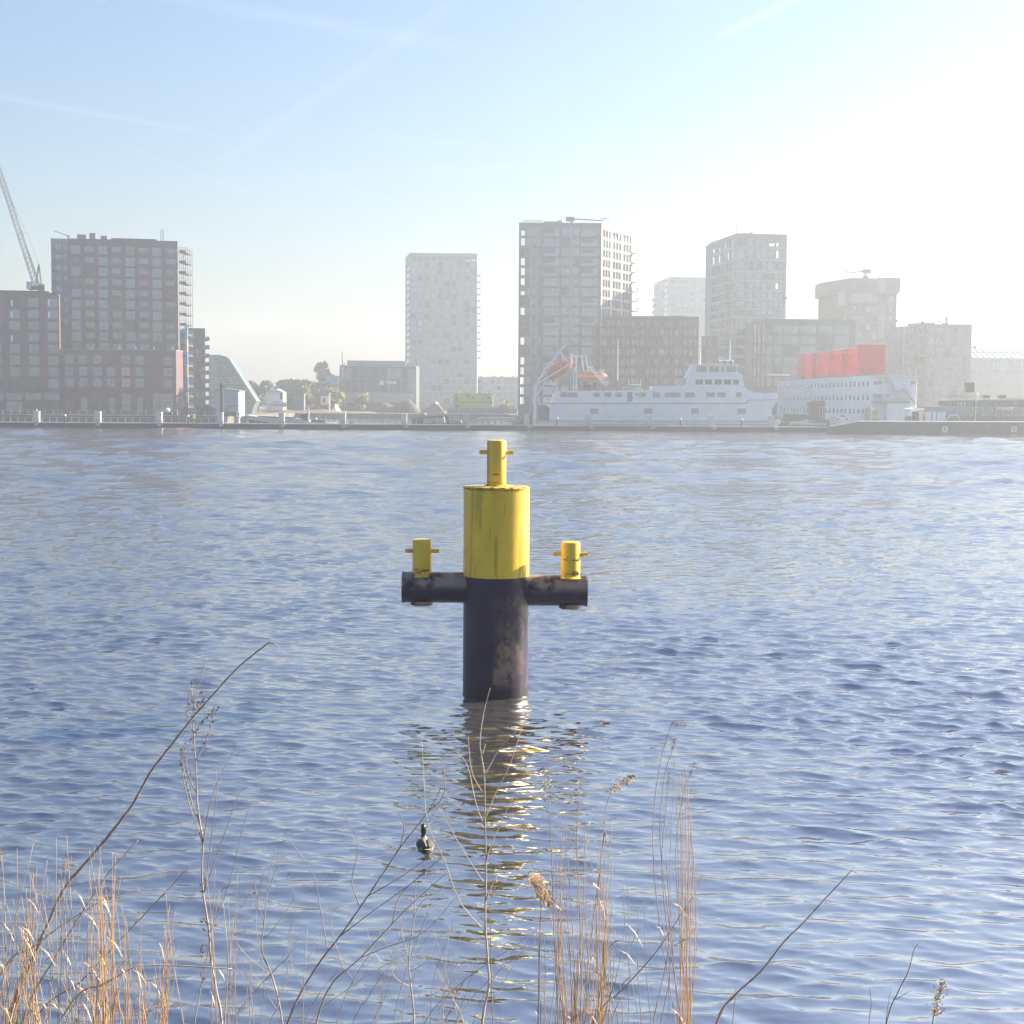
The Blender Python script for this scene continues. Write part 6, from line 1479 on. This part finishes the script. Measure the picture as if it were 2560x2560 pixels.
    stalk('dead_weed', 'branched twiggy weed standing between seed stalk and leaning branch', [(705, 2550), (680, 2440), (655, 2380), (660, 2310), (672, 2200), (690, 2120)], Yb + .15, .008, .0018, stem_g, seed=13, husks=5,
          twigs=[[(672, 2420), (640, 2320), (650, 2220), (660, 2170)], [(660, 2350), (700, 2300), (735, 2240), (720, 2190)], [(660, 2310), (640, 2230), (640, 2190)], [(700, 2500), (720, 2420), (725, 2330), (740, 2260)], [(668, 2230), (690, 2180), (710, 2130)], [(680, 2440), (600, 2370), (590, 2300), (645, 2200)]])
    stalk('dead_weed', 'small pale forked twig left of the centre sapling', [(1035, 2550), (1028, 2470), (1022, 2400), (1035, 2290), (1040, 2200)], Yb - .1, .009, .002, stem_p, seed=14,
          twigs=[[(1028, 2470), (985, 2440), (980, 2390), (1000, 2330)], [(1025, 2430), (1070, 2400), (1085, 2350)], [(1022, 2400), (1005, 2330), (1010, 2280)], [(1035, 2290), (1060, 2250), (1110, 2300 - 80)]])
    # slim pale sapling in the middle
    stalk('pale_sapling', 'slim pale sapling with upright forked twigs before the pile reflection', [(1206, 2550), (1222, 2465), (1218, 2380), (1213, 2300), (1215, 2180), (1213, 2080), (1212, 1990), (1210, 1930), (1200, 1860), (1208, 1790), (1225, 1720)], Yb, .0125, .0022, stem_p, seed=15,
          twigs=[[(1214, 2330), (1150, 2255), (1110, 2150), (1070, 2060), (1060, 1960), (1055, 1850)], [(1214, 2215), (1160, 2130), (1120, 2060), (1090, 2010)], [(1213, 2070), (1190, 2010), (1170, 1920), (1140, 1880), (1095, 1890)], [(1212, 2050), (1240, 1980), (1275, 1910), (1310, 1800), (1330, 1760)], [(1212, 1990), (1180, 1930), (1170, 1840)], [(1210, 1940), (1250, 1870), (1290, 1830)], [(1214, 2150), (1250, 2060), (1285, 1990)], [(1215, 2250), (1240, 2190), (1246, 2190)], [(1205, 1890), (1212, 1865), (1214, 1860)]])
    # right: single long stalk and small ones
    stalk('bent_stalk', 'single dark jointed stalk leaning right at the lower right', [(1790, 2560), (1835, 2490), (1900, 2430), (1960, 2355), (2005, 2310), (2060, 2250), (2130, 2175)], Yb, .0115, .003, stem_b, nodes=True, twigs=[[(2130, 2175), (2140, 2182), (2146, 2188)]], seed=16)
    stalk('bent_stalk', 'thin dark twig crossing the orange reeds at right of centre', [(1480, 2560), (1560, 2470), (1640, 2380), (1700, 2290), (1735, 2240)], Yb - .2, .0085, .002, stem_b, seed=17)
    stalk('dead_weed', 'thin upright twig near the lower right with side shoots', [(2215, 2560), (2245, 2480), (2270, 2430), (2285, 2375), (2296, 2360)], Yb, .007, .002, stem_b, seed=18, twigs=[[(2240, 2500), (2262, 2485), (2280, 2475)], [(2215, 2550), (2222, 2500), (2228, 2475)]])
    t, full, o = stalk('seed_stalk', 'short pinkish fluffy seed stalk at the lower right corner', [(2330, 2570), (2340, 2520), (2348, 2480), (2357, 2455)], Yb, .007, .004, stem_p, seed=19, twigs=[[(2335, 2540), (2355, 2530), (2365, 2518)]])
    hb = MB(); rs = random.Random(2)
    for _ in range(260): hb_leaf(hb, full[rs.randrange(len(full) // 3, len(full))] - o + Vector((rs.gauss(0, .02), rs.gauss(0, .02), rs.gauss(0, .01))), rs, .016)
    tag(hb.build('seed_fluff', plume, t, fix=False), kind='stuff')
    stalk('dead_weed', 'tiny thin stem at the bottom right beside the jointed stalk', [(2172, 2565), (2178, 2510), (2174, 2470)], Yb, .004, .002, stem_g, seed=20)
    stalk('dead_weed', 'short twig rising at the base of the right jointed stalk', [(1832, 2560), (1838, 2500), (1840, 2465)], Yb, .005, .002, stem_g, seed=21)
    # reed clumps: every stem countable one by one
    rs = random.Random(77)
    def clump(where, xs_, n, ytop, spread, m, Y, fan, hue):
        for k in range(n):
            x0 = rs.uniform(*xs_); yt = rs.uniform(*ytop); top = x0 + (x0 - (xs_[0] + xs_[1]) / 2) * fan + rs.gauss(0, spread)
            mid = (x0 * .45 + top * .55 + rs.gauss(0, 11), (2560 + yt) / 2)
            r0 = rs.uniform(.0032, .006)
            yy = Y + rs.uniform(-.35, .35)
            t, full, o = stalk('reed', f'{hue} reed stem {where}', [(x0, 2575), mid, (top, yt)], yy, r0, r0 * .3, m if rs.random() < .5 else reed_t, 'reed', group=f'reed stems {where}', seed=k, n=5)
            if rs.random() < .5:
                i = rs.randrange(3, len(full) - 2); a = full[i] - o; s_ = rs.choice((-1, 1)); e = a + Vector((s_ * rs.uniform(.04, .16), 0, rs.uniform(.05, .25)))
                w = Vector((.0, .004, .003)); MB().add([a - w, (a + e) / 2 - w * 1.6 + Vector((0, 0, .03)), e, (a + e) / 2 + w * 1.6 + Vector((0, 0, .03))], [(0, 1, 2, 3)]).build('leaf', m, t, fix=False)
    clump('in the clump left of the seed stalk', (235, 290), 36, (2100, 2420), 8, reed_o, 11.3, .1, 'thin tan')
    clump('in the low clump right of the first reed clump', (300, 420), 36, (2250, 2500), 12, reed_o, 11.3, .3, 'short tan')
    clump('in the dense orange clump at the lower left corner', (-20, 110), 40, (2080, 2500), 45, reed_o, 11.2, .2, 'orange')
    clump('in the orange clump right of the sapling', (1400, 1510), 46, (2030, 2420), 16, reed_o, 11.4, .35, 'orange')
    clump('in the tall narrow orange clump at right', (1695, 1730), 16, (1850, 2300), 7, reed_o, 11.4, .0, 'tall orange')
    clump('scattered thinly before the seed stalk', (430, 660), 14, (2150, 2480), 60, stem_g, 11.3, .2, 'grey')
    clump('scattered thinly between sapling and orange clump', (1340, 1400), 10, (2100, 2450), 12, stem_g, 11.4, .1, 'grey')
    clump('scattered thinly right of the orange clump', (1520, 1690), 12, (2150, 2480), 30, stem_g, 11.4, .2, 'grey')
    clump('scattered at the left among the stalks', (80, 235), 28, (2080, 2480), 60, stem_g, 11.3, .2, 'pale')
    # fine bare twigs tangled along the bottom edge
    for k in range(26):
        x0 = rs.uniform(560, 1240); h = rs.uniform(90, 330); ln = rs.gauss(.35, .45); x1, y1 = x0 + ln * h, 2570 - h
        q = [(x0, 2575), (x0 + ln * h * .4 + rs.gauss(0, 9), 2570 - h * .5), (x1, y1)]
        tws = []
        for j in range(rs.randrange(1, 4)):
            f_ = rs.uniform(.3, .8); bx_, by_ = x0 + ln * h * f_, 2570 - h * f_; sd = rs.choice((-1, 1)); l_ = rs.uniform(40, 110); tws.append([(bx_, by_), (bx_ + sd * l_ * .35, by_ - l_ * .6), (bx_ + sd * l_ * .5 + rs.gauss(0, 8), by_ - l_)])
        stalk('bare_twig', 'fine bare twig in the tangle along the bottom edge left of the sapling', q, Yb + rs.uniform(-.4, .3), rs.uniform(.003, .0055), .0014, rs.choice((stem_g, stem_p, stem_b)), 'twig', twigs=tws, group='fine twigs tangled along the bottom edge', seed=200 + k, n=5)
    # tall reeds with plumes
    def plumed(label, ctrl, Y, size, m=stem_g, r0=.005, droop=(.3, -.6), nfl=150, pm=plume):
        t, full, o = stalk('plumed_reed', label, ctrl, Y, r0, .0018, m, 'reed', group='tall plumed reeds', seed=len(label))
        hb = MB(); top = full[-1] - o; r2 = random.Random(len(label)); ax = Vector((droop[0], 0, droop[1])).normalized()
        pts = []
        for k in range(nfl):
            u = r2.random(); c = top + ax * size * u + Vector((r2.gauss(0, 1), r2.gauss(0, 1), r2.gauss(0, .6))) * size * .17 * math.sin(math.pi * min(1, u * .9 + .1)) ** .8
            d = (ax * .5 + Vector((r2.gauss(0, .35), r2.gauss(0, .35), -.55))).normalized() * size * r2.uniform(.10, .20); v = d.orthogonal().normalized() * size * .016
            hb.add([c - v, c + d * .5 - v * 1.5, c + d, c + d * .5 + v * 1.5], [(0, 1, 2, 3)])
        MB().tube([top, top + ax * size * .5, top + ax * size * .9], [.003, .002, .001], 5).build('plume_stem', m, t)
        tag(hb.build('plume', pm, t, fix=False), kind='stuff')
    plumed('tall reed with a drooping tip highest of the right clump', [(1690, 2570), (1650, 2320), (1632, 2100), (1648, 1920), (1680, 1806)], 11.5, .10, nfl=70, droop=(.8, -.1), pm=husk)
    plumed('tall reed with a narrow dark plume right of the highest one', [(1700, 2570), (1672, 2300), (1650, 2100), (1660, 1950), (1680, 1878)], 11.5, .10, droop=(.15, .9), nfl=60, pm=husk)
    plumed('tall reed with a small dark plume leaning farthest right', [(1722, 2570), (1700, 2330), (1690, 2120), (1710, 1980), (1725, 1935)], 11.5, .10, droop=(.3, .9), nfl=60, pm=husk)
    plumed('tall reed with pale plume in the right clump', [(1705, 2570), (1665, 2300), (1655, 2150), (1662, 2050), (1670, 1960)], 11.4, .09, droop=(.05, 1), nfl=70)
    plumed('tall reed with pinkish plume bent to the upper right', [(1455, 2570), (1480, 2330), (1505, 2130), (1515, 2020), (1530, 1975)], 11.4, .19, droop=(.75, .6), nfl=140)
    plumed('tall reed with cream upright plume left of the pink one', [(1395, 2570), (1385, 2330), (1378, 2120), (1372, 2010), (1366, 1975)], 11.4, .15, droop=(-.1, 1), nfl=120, pm=mat('plume_cream', (.55, .45, .30), .9, noise=.3, scale=12))
    plumed('thin reed with a small tuft above the orange clump', [(1440, 2570), (1450, 2330), (1442, 2100), (1448, 2000), (1450, 1975)], 11.4, .09, droop=(.1, 1), nfl=60)
    plumed('thin reed with a small dark tuft between two plumes', [(1500, 2570), (1490, 2350), (1500, 2180), (1512, 2080)], 11.4, .09, droop=(.1, -1), nfl=60)
    plumed('reed with a big drooping fluffy plume before the pile reflection', [(1345, 2570), (1348, 2400), (1352, 2290), (1350, 2210), (1330, 2185)], 11.2, .26, droop=(.45, -.75), nfl=330, r0=.0055)
    plumed('slender reed with golden spike right of the sapling', [(1232, 2570), (1228, 2400), (1226, 2280), (1232, 2235)], 11.3, .13, droop=(.2, 1), nfl=60, pm=mat('plume_gold', (.50, .32, .10), .9, noise=.3, scale=12))
    plumed('thin reed with orange tuft at the far left edge', [(8, 2570), (14, 2400), (12, 2250), (4, 2150)], 11.3, .10, droop=(-.1, 1), nfl=70, pm=mat('plume_orange', (.52, .27, .10), .9, noise=.3, scale=12))
    plumed('thin reed with orange tuft left of the arching stalk', [(165, 2570), (168, 2400), (160, 2250), (163, 2175)], 11.3, .11, droop=(.05, 1), nfl=70, pm=mat('plume_orange', (.52, .27, .10)))
    plumed('short reed with small orange tuft at lower left', [(70, 2570), (68, 2420), (66, 2290)], 11.3, .06, droop=(.05, 1), nfl=40, pm=mat('plume_orange', (.52, .27, .10)))
    lf = mat('fresh_leaf', (.30, .36, .05), .6)
    g = thing('iris_leaf', 'bright yellow-green blade leaf at the lower left corner', 'leaf', P(42, 2565, 11.2)); z = g.location.z - bank_z(11.2); g.location.z = bank_z(11.2) if z > 0 else g.location.z
    h = P(42, 2490, 11.2).z - g.location.z
    MB().tube([(0, 0, 0), (.01, 0, h * .5), (.0, 0, h * .85), (.015, .0, h)], [.006, .013, .009, .001], 4).build('blade', lf, g)
foreground()
